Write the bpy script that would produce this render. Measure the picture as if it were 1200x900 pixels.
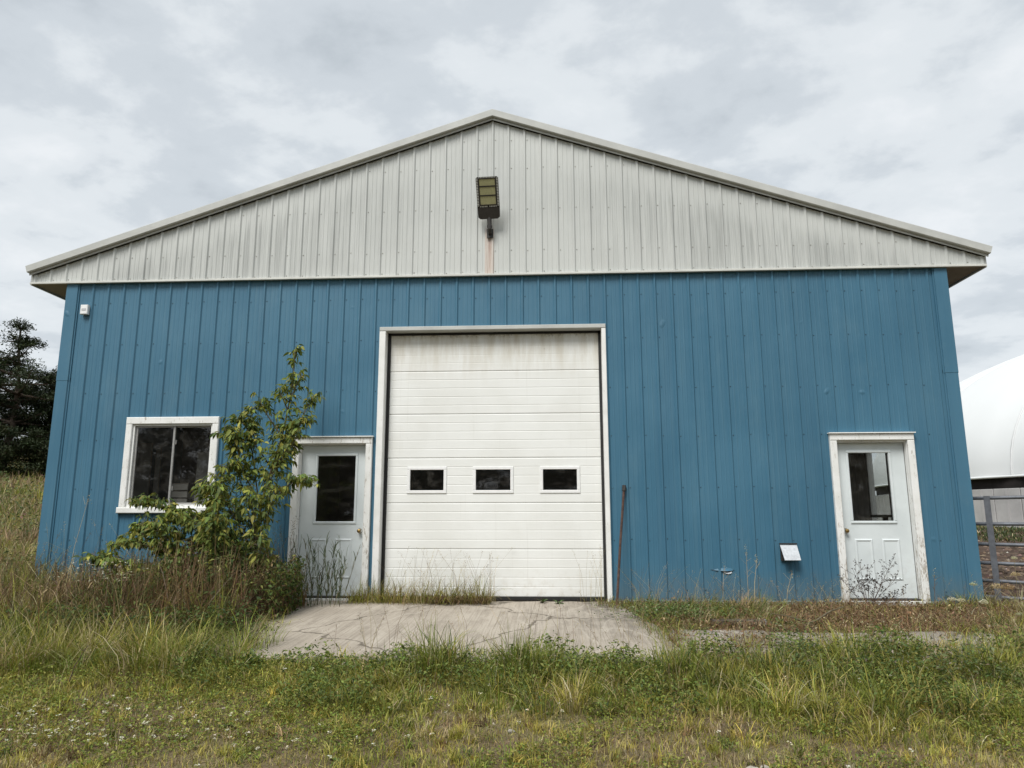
import bpy, math, random
import numpy as np
from mathutils import Vector, Matrix

for o in list(bpy.data.objects):
    bpy.data.objects.remove(o)
SC = bpy.context.scene
COL = SC.collection
R = math.radians
rng = np.random.default_rng(7)
random.seed(7)

# ------------------------------------------------------------------ camera
cam_d = bpy.data.cameras.new('camera')
cam = bpy.data.objects.new('camera', cam_d)
COL.objects.link(cam)
SC.camera = cam
cam_d.sensor_fit = 'HORIZONTAL'
cam_d.sensor_width = 36.0
cam_d.lens = 36.0 * 832.0 / 1200.0
cam_d.clip_start = 0.05
cam_d.clip_end = 3000
CAM = Vector((6.89, -9.488, 1.083))
cam.matrix_world = (Matrix.Translation(CAM) @ Matrix.Rotation(R(3.03), 4, 'Z')
                    @ Matrix.Rotation(R(90 + 10.351), 4, 'X') @ Matrix.Rotation(R(-0.085), 4, 'Z'))

# ------------------------------------------------------------------ sky and sun
SUN_EL, SUN_AZ = 52.0, 205.0        # azimuth clockwise from +Y: behind the camera, a little to the left
world = bpy.data.worlds.new('World')
SC.world = world
world.use_nodes = True
wn, wl = world.node_tree.nodes, world.node_tree.links
wn.clear()


def wnode(t, **kw):
    n = wn.new(t)
    for k, v in kw.items():
        setattr(n, k, v)
    return n


sky = wnode('ShaderNodeTexSky', sky_type='NISHITA', sun_disc=False)
sky.sun_elevation = R(SUN_EL)
sky.sun_rotation = R(SUN_AZ)
sky.air_density = 1.0
sky.dust_density = 2.0
tc = wnode('ShaderNodeTexCoord')
sep = wnode('ShaderNodeSeparateXYZ')
wl.new(tc.outputs['Generated'], sep.inputs[0])


def wmath(op, a, b=None, c=None, clamp=False):
    n = wnode('ShaderNodeMath', operation=op, use_clamp=clamp)
    for i, v in enumerate((a, b, c)):
        if v is None:
            continue
        if isinstance(v, (int, float)):
            n.inputs[i].default_value = v
        else:
            wl.new(v, n.inputs[i])
    return n.outputs[0]


# a cloud deck seen in perspective: direction divided by its height
zz = wmath('ADD', wmath('MAXIMUM', sep.outputs[2], 0.0), 0.16)
u = wmath('DIVIDE', sep.outputs[0], zz)
v = wmath('DIVIDE', sep.outputs[1], zz)
cmb = wnode('ShaderNodeCombineXYZ')
wl.new(u, cmb.inputs[0])
wl.new(v, cmb.inputs[1])


def wnoise(scale, detail, rough, dist, off):
    mp = wnode('ShaderNodeMapping')
    mp.inputs['Location'].default_value = off
    mp.inputs['Rotation'].default_value = (0, 0, R(24))
    mp.inputs['Scale'].default_value = (1.0, 1.1, 1)
    wl.new(cmb.outputs[0], mp.inputs[0])
    n = wnode('ShaderNodeTexNoise')
    n.inputs['Scale'].default_value = scale
    n.inputs['Detail'].default_value = detail
    n.inputs['Roughness'].default_value = rough
    n.inputs['Distortion'].default_value = dist
    wl.new(mp.outputs[0], n.inputs['Vector'])
    return n.outputs[0]


big = wnoise(1.1, 5, 0.5, 0.05, (3.1, 1.7, 0))
fine = wnoise(2.9, 12, 0.58, 0.12, (9.4, 5.2, 0))
mixn = wmath('ADD', wmath('MULTIPLY', big, 0.46), wmath('MULTIPLY', fine, 0.54))
ramp = wnode('ShaderNodeValToRGB')
cr = ramp.color_ramp
cr.interpolation = 'EASE'
cr.elements[0].position = 0.36
cr.elements[0].color = (4.1, 4.5, 4.85, 1)
cr.elements[1].position = 0.64
cr.elements[1].color = (6.9, 7.15, 7.35, 1)
e = cr.elements.new(0.47)
e.color = (5.15, 5.55, 5.9, 1)
e = cr.elements.new(0.54)
e.color = (6.2, 6.55, 6.8, 1)
wl.new(mixn, ramp.inputs[0])
mixc = wnode('ShaderNodeMix', data_type='RGBA')
mixc.inputs['Factor'].default_value = 0.93
wl.new(sky.outputs[0], mixc.inputs['A'])
wl.new(ramp.outputs[0], mixc.inputs['B'])
bg = wnode('ShaderNodeBackground')
bg.inputs['Strength'].default_value = 0.054
wout = wnode('ShaderNodeOutputWorld')
wl.new(mixc.outputs['Result'], bg.inputs['Color'])
wl.new(bg.outputs[0], wout.inputs['Surface'])

sun_d = bpy.data.lights.new('sun', 'SUN')
sun_d.energy = 1.5
sun_d.angle = R(26)
sun_d.color = (1.0, 0.98, 0.94)
sun = bpy.data.objects.new('sun', sun_d)
COL.objects.link(sun)
sd = Vector((math.sin(R(SUN_AZ)) * math.cos(R(SUN_EL)), math.cos(R(SUN_AZ)) * math.cos(R(SUN_EL)), math.sin(R(SUN_EL))))
sun.rotation_euler = (-sd).to_track_quat('-Z', 'Y').to_euler()
sun.location = (0, -20, 30)

SC.view_settings.view_transform = 'Standard'
SC.view_settings.look = 'None'
SC.view_settings.gamma = 1.0
SC.view_settings.use_curve_mapping = False
SC.view_settings.exposure = 1.26
SC.cycles.max_bounces = 7
SC.cycles.diffuse_bounces = 3
SC.cycles.transparent_max_bounces = 10


# ------------------------------------------------------------------ helpers
def tag(o, label=None, cat=None, group=None, kind=None):
    if label:
        o['label'] = label
    if cat:
        o['category'] = cat
    if group:
        o['group'] = group
    if kind:
        o['kind'] = kind
    return o


def empty(name, loc=(0, 0, 0), rz=0.0):
    o = bpy.data.objects.new(name, None)
    o.location = loc
    o.rotation_euler = (0, 0, rz)
    o.empty_display_size = 0.2
    COL.objects.link(o)
    return o


class MB:
    def __init__(self):
        self.v = []
        self.f = []

    def add(self, vs, fs):
        b = len(self.v)
        self.v += [tuple(p) for p in vs]
        self.f += [tuple(b + i for i in f) for f in fs]
        return self

    def box(self, x0, x1, y0, y1, z0, z1):
        vs = [(x0, y0, z0), (x1, y0, z0), (x1, y1, z0), (x0, y1, z0), (x0, y0, z1), (x1, y0, z1), (x1, y1, z1), (x0, y1, z1)]
        return self.add(vs, [(3, 2, 1, 0), (4, 5, 6, 7), (0, 1, 5, 4), (1, 2, 6, 5), (2, 3, 7, 6), (3, 0, 4, 7)])

    def bbox(self, x0, x1, y0, y1, z0, z1, b=0.006):
        # box with its front (-Y) edges chamfered
        vs = [(x0, y1, z0), (x1, y1, z0), (x1, y1, z1), (x0, y1, z1),
              (x0, y0 + b, z0), (x1, y0 + b, z0), (x1, y0 + b, z1), (x0, y0 + b, z1),
              (x0 + b, y0, z0 + b), (x1 - b, y0, z0 + b), (x1 - b, y0, z1 - b), (x0 + b, y0, z1 - b)]
        fs = [(3, 2, 1, 0), (8, 9, 10, 11)]
        fs = [(0, 1, 2, 3), (8, 11, 10, 9)]
        fs = [(0, 3, 2, 1)[::-1], (8, 9, 10, 11)]
        for i in range(4):
            j = (i + 1) % 4
            fs.append((i, j, 4 + j, 4 + i))
            fs.append((4 + i, 4 + j, 8 + j, 8 + i))
        return self.add(vs, fs)

    def tube(self, pts, rad, n=6, cap=True):
        pts = [Vector(p) for p in pts]
        if isinstance(rad, (int, float)):
            rad = [rad] * len(pts)
        rings = []
        up = Vector((0.13, 0.27, 0.95)).normalized()
        for i, p in enumerate(pts):
            t = (pts[min(i + 1, len(pts) - 1)] - pts[max(i - 1, 0)])
            t = t.normalized() if t.length > 1e-9 else Vector((0, 0, 1))
            a = t.cross(up)
            if a.length < 0.05:
                a = t.cross(Vector((1, 0, 0)))
            a.normalize()
            b = t.cross(a)
            rings.append([p + rad[i] * (math.cos(2 * math.pi * k / n) * a + math.sin(2 * math.pi * k / n) * b) for k in range(n)])
        vs = [q for r in rings for q in r]
        fs = []
        for i in range(len(pts) - 1):
            for k in range(n):
                k2 = (k + 1) % n
                fs.append((i * n + k, i * n + k2, (i + 1) * n + k2, (i + 1) * n + k))
        if cap:
            fs.append(tuple(range(n))[::-1])
            fs.append(tuple((len(pts) - 1) * n + k for k in range(n)))
        return self.add(vs, fs)

    def prism(self, poly, y0, y1):
        # poly in (x, z), extruded along Y
        n = len(poly)
        vs = [(x, y0, z) for x, z in poly] + [(x, y1, z) for x, z in poly]
        fs = [tuple(range(n)), tuple(range(2 * n - 1, n - 1, -1))]
        for i in range(n):
            j = (i + 1) % n
            fs.append((j, i, n + i, n + j))
        return self.add(vs, fs)

    def build(self, name, mat, parent=None, smooth=False, loc=None):
        me = bpy.data.meshes.new(name)
        me.from_pydata(self.v, [], self.f)
        me.validate()
        me.update()
        if smooth:
            for p in me.polygons:
                p.use_smooth = True
        if mat:
            me.materials.append(mat)
        o = bpy.data.objects.new(name, me)
        COL.objects.link(o)
        if parent:
            o.parent = parent
        if loc is not None:
            o.location = loc
        return o


def pane_xz(x0, x1, y, z0, z1):
    return MB().add([(x0, y, z0), (x1, y, z0), (x1, y, z1), (x0, y, z1)], [(0, 1, 2, 3)])


def fast_mesh(name, V, F, mat, cols=None, parent=None, nper=3):
    """V (n,3) float, F (m,nper) int"""
    me = bpy.data.meshes.new(name)
    V = np.ascontiguousarray(V, np.float32)
    F = np.ascontiguousarray(F, np.int32)
    me.vertices.add(len(V))
    me.vertices.foreach_set('co', V.ravel())
    me.loops.add(F.size)
    me.loops.foreach_set('vertex_index', F.ravel())
    me.polygons.add(len(F))
    me.polygons.foreach_set('loop_start', np.arange(0, F.size, nper, dtype=np.int32))
    me.polygons.foreach_set('loop_total', np.full(len(F), nper, np.int32))
    me.update(calc_edges=True)
    if cols is not None:
        at = me.attributes.new('tint', 'FLOAT_COLOR', 'POINT')
        c4 = np.ones((len(V), 4), np.float32)
        c4[:, :3] = cols
        at.data.foreach_set('color', c4.ravel())
    if mat:
        me.materials.append(mat)
    o = bpy.data.objects.new(name, me)
    COL.objects.link(o)
    if parent:
        o.parent = parent
    return o


# ------------------------------------------------------------------ materials
class NT:
    def __init__(self, name):
        self.m = bpy.data.materials.new(name)
        self.m.use_nodes = True
        self.t = self.m.node_tree
        self.t.nodes.clear()
        self.out = self.n('ShaderNodeOutputMaterial')
        self.tc = self.n('ShaderNodeTexCoord')

    def n(self, t, **kw):
        nd = self.t.nodes.new(t)
        for k, v in kw.items():
            setattr(nd, k, v)
        return nd

    def put(self, sock, v):
        if isinstance(v, bpy.types.NodeSocket):
            self.t.links.new(v, sock)
        elif isinstance(v, (int, float)):
            try:
                sock.default_value = v
            except TypeError:
                sock.default_value = (v, v, v, 1)
        else:
            v = tuple(v)
            if len(v) == 3 and sock.type == 'RGBA':
                v = v + (1,)
            sock.default_value = v

    def math(self, op, a, b=None, c=None, clamp=False):
        nd = self.n('ShaderNodeMath', operation=op, use_clamp=clamp)
        for i, v in enumerate((a, b, c)):
            if v is not None:
                self.put(nd.inputs[i], v)
        return nd.outputs[0]

    def geo_pos(self):
        return self.n('ShaderNodeNewGeometry').outputs['Position']

    def xyz(self, vec=None):
        s = self.n('ShaderNodeSeparateXYZ')
        self.put(s.inputs[0], vec if vec is not None else self.geo_pos())
        return s.outputs

    def mapping(self, scale=(1, 1, 1), loc=(0, 0, 0), rot=(0, 0, 0), vec=None):
        mp = self.n('ShaderNodeMapping')
        mp.inputs['Scale'].default_value = scale
        mp.inputs['Location'].default_value = loc
        mp.inputs['Rotation'].default_value = rot
        self.put(mp.inputs[0], vec if vec is not None else self.geo_pos())
        return mp.outputs[0]

    def noise(self, scale, detail=4, rough=0.55, vec=None, dist=0.0):
        nd = self.n('ShaderNodeTexNoise')
        nd.inputs['Scale'].default_value = scale
        nd.inputs['Detail'].default_value = detail
        nd.inputs['Roughness'].default_value = rough
        nd.inputs['Distortion'].default_value = dist
        self.put(nd.inputs['Vector'], vec if vec is not None else self.geo_pos())
        return nd.outputs[0]

    def ss(self, x, a, b):
        nd = self.n('ShaderNodeMapRange', interpolation_type='SMOOTHSTEP', clamp=True)
        self.put(nd.inputs[0], x)
        nd.inputs[1].default_value = a
        nd.inputs[2].default_value = b
        nd.inputs[3].default_value = 0
        nd.inputs[4].default_value = 1
        return nd.outputs[0]

    def mix(self, f, a, b, mode='MIX'):
        nd = self.n('ShaderNodeMix', data_type='RGBA', blend_type=mode)
        self.put(nd.inputs['Factor'], f)
        self.put(nd.inputs['A'], a)
        self.put(nd.inputs['B'], b)
        return nd.outputs['Result']

    def bump(self, h, strength=0.3, dist=0.01, normal=None):
        nd = self.n('ShaderNodeBump')
        nd.inputs['Strength'].default_value = strength
        nd.inputs['Distance'].default_value = dist
        self.put(nd.inputs['Height'], h)
        if normal is not None:
            self.put(nd.inputs['Normal'], normal)
        return nd.outputs[0]

    def principled(self, col, rough=0.5, metal=0.0, normal=None, spec=0.5, **kw):
        p = self.n('ShaderNodeBsdfPrincipled')
        self.put(p.inputs['Base Color'], col)
        self.put(p.inputs['Roughness'], rough)
        self.put(p.inputs['Metallic'], metal)
        self.put(p.inputs['Specular IOR Level'], spec)
        if normal is not None:
            self.put(p.inputs['Normal'], normal)
        for k, v in kw.items():
            self.put(p.inputs[k], v)
        self.t.links.new(p.outputs[0], self.out.inputs['Surface'])
        return self.m


def mat_blue():
    t = NT('blue_painted_steel')
    z = t.xyz()[2]
    big = t.noise(0.7, 3)
    streak = t.noise(1.0, 5, 0.65, t.mapping((26, 1, 0.5)))
    wide = t.noise(1.0, 3, 0.6, t.mapping((2.2, 1, 0.25)))
    grit = t.noise(90, 2)
    col = t.mix(t.ss(big, 0.35, 0.7), (0.045, 0.138, 0.213), (0.056, 0.158, 0.238))
    col = t.mix(t.math('MULTIPLY', t.ss(streak, 0.45, 0.72), 0.42), col, (0.085, 0.185, 0.25))
    col = t.mix(t.math('MULTIPLY', t.ss(wide, 0.5, 0.7), 0.25), col, (0.035, 0.104, 0.168))
    # splashed soil on the lowest hand's breadth, with its own ragged edge
    edge = t.math('ADD', z, t.math('MULTIPLY', t.noise(7, 6, 0.75), -0.62))
    col = t.mix(t.math('MULTIPLY', t.math('SUBTRACT', 1.0, t.ss(edge, -0.28, 0.12)), 0.3), col, (0.15, 0.165, 0.155))
    oi = t.n('ShaderNodeObjectInfo')
    fade = t.math('ADD', 0.93, t.math('MULTIPLY', oi.outputs['Random'], 0.15))
    col = t.mix(1.0, col, t.mix(fade, (0, 0, 0), (1, 1, 1)), 'MULTIPLY')
    blot = t.ss(t.noise(1.0, 6, 0.7, t.mapping((1.6, 1, 0.9), (7, 0, 3))), 0.5, 0.72)
    col = t.mix(t.math('MULTIPLY', blot, 0.3), col, (0.095, 0.19, 0.25))
    # chalky scratches
    scr = t.noise(1.0, 2, 0.5, t.mapping((60, 1, 1.3), (3.3, 0, 1)))
    col = t.mix(t.math('MULTIPLY', t.ss(scr, 0.8, 0.83), 0.5), col, (0.35, 0.4, 0.44))
    oil = t.noise(1.0, 2, 0.5, t.mapping((3.0, 1, 1.1)))
    nrm = t.bump(oil, 0.5, 0.025)
    dent = t.ss(t.noise(1.0, 1, 0.4, t.mapping((4.2, 1, 4.2), (2.2, 0, 5.1))), 0.74, 0.86)
    nrm = t.bump(dent, 0.7, 0.012, nrm)
    nrm = t.bump(grit, 0.05, 0.002, nrm)
    return t.principled(col, t.math('ADD', t.math('MULTIPLY', big, 0.2), 0.38), 0.0, nrm, 0.4)


def mat_gable():
    t = NT('weathered_white_steel')
    o = t.xyz()
    x, z = o[0], o[2]
    rake = t.math('SUBTRACT', 6.62, t.math('MULTIPLY', t.math('ABSOLUTE', t.math('SUBTRACT', x, 6.116)), 0.3333))
    below = t.math('SUBTRACT', rake, z)                     # metres below the rake
    side = t.ss(t.math('ABSOLUTE', t.math('SUBTRACT', x, 6.116)), 0.4, 3.4)
    col_n = t.noise(1.0, 2, 0.5, t.mapping((9, 1, 0.0)))       # per-column start of the stain
    st1 = t.noise(1.0, 6, 0.7, t.mapping((34, 1, 0.7)))
    st2 = t.noise(1.0, 4, 0.6, t.mapping((11, 1, 0.35), (4, 0, 2)))
    start = t.ss(t.math('SUBTRACT', below, t.math('MULTIPLY', col_n, 0.75)), -0.22, 0.12)
    fade = t.math('SUBTRACT', 1.0, t.math('MULTIPLY', t.ss(below, 0.7, 1.9), 0.72))
    dirt = t.math('MULTIPLY', t.math('MULTIPLY', start, fade), t.math('ADD', t.math('MULTIPLY', t.ss(st1, 0.4, 0.62), 0.65), t.math('MULTIPLY', t.ss(st2, 0.42, 0.62), 0.45)))
    dirt = t.math('MULTIPLY', dirt, t.math('ADD', 0.3, t.math('MULTIPLY', side, 0.7)), clamp=True)
    base = t.mix(t.ss(t.noise(0.8, 3), 0.35, 0.65), (0.49, 0.503, 0.482), (0.535, 0.548, 0.525))
    col = t.mix(t.math('MULTIPLY', dirt, 0.58), base, (0.235, 0.245, 0.235))
    # rust and pale run-off under the floodlight bracket
    ax = t.math('ABSOLUTE', t.math('SUBTRACT', x, 6.075))
    rz = t.math('MULTIPLY', t.math('SUBTRACT', 1.0, t.ss(z, 4.98, 5.12)), t.math('SUBTRACT', 1.0, t.ss(ax, 0.056, 0.074)))
    rs = t.noise(1.0, 5, 0.7, t.mapping((55, 1, 1.6)))
    rcol = t.mix(t.ss(rs, 0.42, 0.62), (0.62, 0.56, 0.50), (0.36, 0.25, 0.20))
    col = t.mix(t.math('MULTIPLY', rz, 0.85), col, rcol)
    nrm = t.bump(t.noise(1.0, 2, 0.5, t.mapping((3.0, 1, 1.4))), 0.3, 0.02)
    return t.principled(col, 0.5, 0.0, nrm, 0.35)


def mat_plain(name, c, rough=0.55, var=0.12, scale=6.0, metal=0.0, spec=0.4, bump=0.0, bscale=60):
    t = NT(name)
    n = t.noise(scale, 5, 0.6)
    c = Vector(c)
    col = t.mix(t.ss(n, 0.3, 0.7), tuple(c * (1 - var)), tuple(c * (1 + var)))
    nrm = t.bump(t.noise(bscale, 3), bump, 0.005) if bump else None
    return t.principled(col, rough, metal, nrm, spec)


def mat_trim_paint(name, peel=0.55):
    t = NT(name)
    f = t.noise(1.0, 7, 0.75, t.mapping((30, 30, 7)))
    g = t.noise(1.0, 6, 0.75, t.mapping((90, 90, 16)))
    z = t.xyz()[2]
    low = t.math('MULTIPLY', t.math('SUBTRACT', 1.0, t.ss(z, 0.0, 1.6)), 0.05)
    pm = t.ss(t.math('ADD', t.math('ADD', t.math('MULTIPLY', f, 0.6), t.math('MULTIPLY', g, 0.4)), low), peel, peel + 0.035)
    paint = t.mix(t.ss(t.noise(5, 4), 0.35, 0.7), (0.79, 0.79, 0.77), (0.72, 0.72, 0.69))
    wood = t.mix(t.ss(g, .35, .65), (0.2, 0.165, 0.13), (0.50, 0.46, 0.40))
    col = t.mix(t.math('MULTIPLY', t.ss(t.noise(1.0, 6, 0.7, t.mapping((12, 12, 2.5), (5, 1, 2))), .5, .8), .2), t.mix(pm, paint, wood), (0.45, 0.41, 0.35))
    nrm = t.bump(t.math('SUBTRACT', 1.0, pm), 0.4, 0.003)
    return t.principled(col, 0.55, 0.0, nrm, 0.35)


def mat_ohd():
    t = NT('overhead_door_white_steel')
    o = t.xyz()
    x, z = o[0], o[2]
    base = t.mix(t.ss(t.noise(1.6, 4), 0.35, 0.65), (0.765, 0.77, 0.745), (0.72, 0.722, 0.69))
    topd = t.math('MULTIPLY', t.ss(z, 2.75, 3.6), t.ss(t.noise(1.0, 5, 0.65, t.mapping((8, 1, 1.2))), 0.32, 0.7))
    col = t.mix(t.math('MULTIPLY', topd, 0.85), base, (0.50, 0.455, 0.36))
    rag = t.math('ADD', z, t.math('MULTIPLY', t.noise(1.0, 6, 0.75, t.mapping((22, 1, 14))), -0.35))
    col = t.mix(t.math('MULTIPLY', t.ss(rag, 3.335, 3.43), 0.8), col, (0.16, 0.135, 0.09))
    runs = t.ss(t.noise(1.0, 5, 0.7, t.mapping((30, 1, 0.6))), 0.58, 0.75)
    col = t.mix(t.math('MULTIPLY', runs, 0.14), col, (0.35, 0.33, 0.27))
    spots = t.ss(t.noise(26, 2, 0.5), 0.765, 0.785)
    col = t.mix(t.math('MULTIPLY', spots, 0.6), col, (0.12, 0.1, 0.07))
    low = t.math('MULTIPLY', t.math('SUBTRACT', 1.0, t.ss(z, 0.0, 0.5)), t.ss(t.noise(9, 5, 0.7), 0.45, 0.7))
    col = t.mix(t.math('MULTIPLY', low, 0.3), col, (0.42, 0.36, 0.26))
    grain = t.noise(1.0, 3, 0.6, t.mapping((5, 1, 120)))
    nrm = t.bump(grain, 0.25, 0.003)
    return t.principled(col, 0.5, 0.0, nrm, 0.35)


def mat_entry():
    t = NT('entry_door_white_paint')
    z = t.xyz()[2]
    col = t.mix(t.ss(t.noise(2.4, 4), 0.35, 0.65), (0.66, 0.705, 0.71), (0.60, 0.645, 0.65))
    low = t.math('MULTIPLY', t.math('SUBTRACT', 1.0, t.ss(z, 0.0, 0.8)), t.ss(t.noise(12, 5, 0.7), 0.42, 0.75))
    col = t.mix(t.math('MULTIPLY', low, 0.35), col, (0.36, 0.33, 0.27))
    spots = t.ss(t.noise(34, 2, 0.5), 0.76, 0.79)
    col = t.mix(t.math('MULTIPLY', spots, 0.5), col, (0.2, 0.19, 0.16))
    return t.principled(col, 0.42, 0.0, None, 0.4)


def mat_concrete():
    t = NT('old_concrete')
    o = t.xyz()
    big = t.noise(0.9, 5, 0.6)
    mid = t.noise(1.0, 6, 0.68, t.mapping((5.5, 1.5, 1)))
    brush = t.noise(1.0, 3, 0.6, t.mapping((60, 0.7, 1), (0, 0, 0), (0, 0, R(-3))))
    grit = t.noise(140, 3, 0.6)
    col = t.mix(t.ss(big, 0.35, 0.65), (0.35, 0.305, 0.25), (0.43, 0.38, 0.315))
    col = t.mix(t.math('MULTIPLY', t.ss(mid, 0.45, 0.7), 0.55), col, (0.20, 0.17, 0.135))
    col = t.mix(t.math('MULTIPLY', t.ss(brush, 0.45, 0.7), 0.5), col, (0.18, 0.155, 0.125))
    sx = t.math('MULTIPLY', t.ss(o[0], 6.7, 7.6), t.ss(o[1], -2.6, -1.2))
    col = t.mix(t.math('MULTIPLY', t.math('MULTIPLY', sx, t.ss(mid, 0.3, 0.6)), 0.75), col, (0.13, 0.115, 0.095))
    col = t.mix(t.math('MULTIPLY', t.ss(o[0], 7.6, 8.6), 0.5), col, (0.20, 0.18, 0.155))
    # light scrape lines from tyres and hairline cracks
    wav = t.noise(1.0, 2, 0.5, t.mapping((1.1, 0.35, 1), (0, 0, 0), (0, 0, R(38))))
    scr = t.math('SUBTRACT', 1.0, t.ss(t.math('ABSOLUTE', t.math('SUBTRACT', wav, 0.52)), 0.0, 0.012))
    col = t.mix(t.math('MULTIPLY', scr, 0.4), col, (0.5, 0.45, 0.38))
    vor = t.n('ShaderNodeTexVoronoi', feature='DISTANCE_TO_EDGE')
    vor.inputs['Scale'].default_value = 0.55
    wv = t.n('ShaderNodeVectorMath', operation='ADD')
    t.put(wv.inputs[0], t.geo_pos())
    nz = t.n('ShaderNodeTexNoise')
    nz.inputs['Scale'].default_value = 2.5
    nz.inputs['Detail'].default_value = 5
    t.put(nz.inputs['Vector'], t.geo_pos())
    sc = t.n('ShaderNodeVectorMath', operation='SCALE')
    sc.inputs['Scale'].default_value = 0.5
    t.put(sc.inputs[0], nz.outputs['Color'])
    t.put(wv.inputs[1], sc.outputs[0])
    t.put(vor.inputs['Vector'], wv.outputs[0])
    crack = t.math('SUBTRACT', 1.0, t.ss(vor.outputs['Distance'], 0.002, 0.013))
    col = t.mix(t.math('MULTIPLY', crack, 0.8), col, (0.09, 0.075, 0.055))
    spk = t.noise(38, 5, 0.75)
    col = t.mix(t.math('MULTIPLY', t.ss(spk, 0.52, 0.68), 0.45), col, (0.15, 0.13, 0.105))
    col = t.mix(t.math('MULTIPLY', t.math('SUBTRACT', 1.0, t.ss(spk, 0.32, 0.42)), 0.35), col, (0.52, 0.475, 0.41))
    hgt = t.math('ADD', t.math('MULTIPLY', grit, 0.4), t.math('SUBTRACT', t.math('MULTIPLY', brush, 0.8), crack))
    return t.principled(col, 0.9, 0.0, t.bump(hgt, 0.5, 0.006), 0.2)


def mat_ground():
    t = NT('soil_and_thatch')
    o = t.xyz()
    big = t.noise(0.6, 5, 0.6)
    fin = t.noise(9, 7, 0.7)
    tiny = t.noise(60, 4, 0.7)
    soil = t.mix(t.ss(fin, 0.35, 0.7), (0.085, 0.062, 0.04), (0.20, 0.15, 0.095))
    thatch = t.mix(t.ss(tiny, 0.35, 0.65), (0.10, 0.095, 0.04), (0.27, 0.225, 0.125))
    col = t.mix(t.ss(t.math('ADD', t.math('MULTIPLY', big, 0.6), t.math('MULTIPLY', fin, 0.4)), 0.4, 0.56), thatch, soil)
    # far grassland
    far = t.ss(t.math('ADD', t.math('ABSOLUTE', o[0]), t.math('ABSOLUTE', o[1])), 30, 60)
    fcol = t.mix(t.ss(t.noise(0.15, 6, 0.65), 0.4, 0.6), (0.16, 0.14, 0.065), (0.085, 0.1, 0.035))
    col = t.mix(far, col, fcol)
    # bare churned yard beyond the gate
    yard = t.math('MULTIPLY', t.ss(o[0], 12.3, 12.9), t.ss(t.math('ADD', o[1], t.math('MULTIPLY', big, 1.2)), 0.0, 1.2))
    ycol = t.mix(t.ss(t.noise(3.5, 7, 0.72), 0.38, 0.66), (0.05, 0.034, 0.025), (0.125, 0.088, 0.065))
    col = t.mix(t.math('MULTIPLY', yard, t.math('SUBTRACT', 1.0, t.ss(o[1], 24, 27))), col, ycol)
    h = t.math('ADD', t.math('MULTIPLY', fin, 0.7), t.math('MULTIPLY', tiny, 0.3))
    return t.principled(col, 0.95, 0.0, t.bump(h, 0.8, 0.04), 0.1)


def mat_leaf(name, gloss=0.55, trans=0.3):
    t = NT(name)
    a = t.n('ShaderNodeAttribute', attribute_name='tint')
    p = t.n('ShaderNodeBsdfPrincipled')
    t.put(p.inputs['Base Color'], a.outputs['Color'])
    p.inputs['Roughness'].default_value = gloss
    p.inputs['Specular IOR Level'].default_value = 0.25
    tr = t.n('ShaderNodeBsdfTranslucent')
    t.put(tr.inputs['Color'], t.mix(0.5, a.outputs['Color'], (1.0, 1.0, 0.55), 'MULTIPLY'))
    mx = t.n('ShaderNodeMixShader')
    mx.inputs[0].default_value = trans
    t.t.links.new(p.outputs[0], mx.inputs[1])
    t.t.links.new(tr.outputs[0], mx.inputs[2])
    t.t.links.new(mx.outputs[0], t.out.inputs['Surface'])
    return t.m


def mat_glass(name, dusty=0.1):
    t = NT(name)
    p = t.n('ShaderNodeBsdfPrincipled')
    p.inputs['Base Color'].default_value = (0.9, 0.93, 0.92, 1)
    p.inputs['Roughness'].default_value = 0.02
    p.inputs['IOR'].default_value = 1.45
    p.inputs['Transmission Weight'].default_value = 1.0
    tr = t.n('ShaderNodeBsdfTransparent')
    tr.inputs['Color'].default_value = (0.86, 0.88, 0.87, 1)
    gl = t.n('ShaderNodeBsdfGlossy')
    gl.inputs['Roughness'].default_value = 0.02
    lw = t.n('ShaderNodeLayerWeight')
    lw.inputs['Blend'].default_value = 0.5
    fres = t.math('ADD', 0.075, t.math('MULTIPLY', t.math('POWER', lw.outputs['Facing'], 5.0), 0.92))
    m1 = t.n('ShaderNodeMixShader')
    t.put(m1.inputs[0], fres)
    t.t.links.new(tr.outputs[0], m1.inputs[1])
    t.t.links.new(gl.outputs[0], m1.inputs[2])
    df = t.n('ShaderNodeBsdfDiffuse')
    df.inputs['Color'].default_value = (0.35, 0.33, 0.29, 1)
    m2 = t.n('ShaderNodeMixShader')
    t.put(m2.inputs[0], t.math('ADD', dusty * 0.2, t.math('MULTIPLY', t.ss(t.noise(1.0, 6, 0.7, t.mapping((3.2, 1, 5.5)), 1.2), 0.46, 0.72), dusty)))
    t.t.links.new(m1.outputs[0], m2.inputs[1])
    t.t.links.new(df.outputs[0], m2.inputs[2])
    t.t.links.new(m2.outputs[0], t.out.inputs['Surface'])
    t.t.nodes.remove(p)
    return t.m


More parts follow.
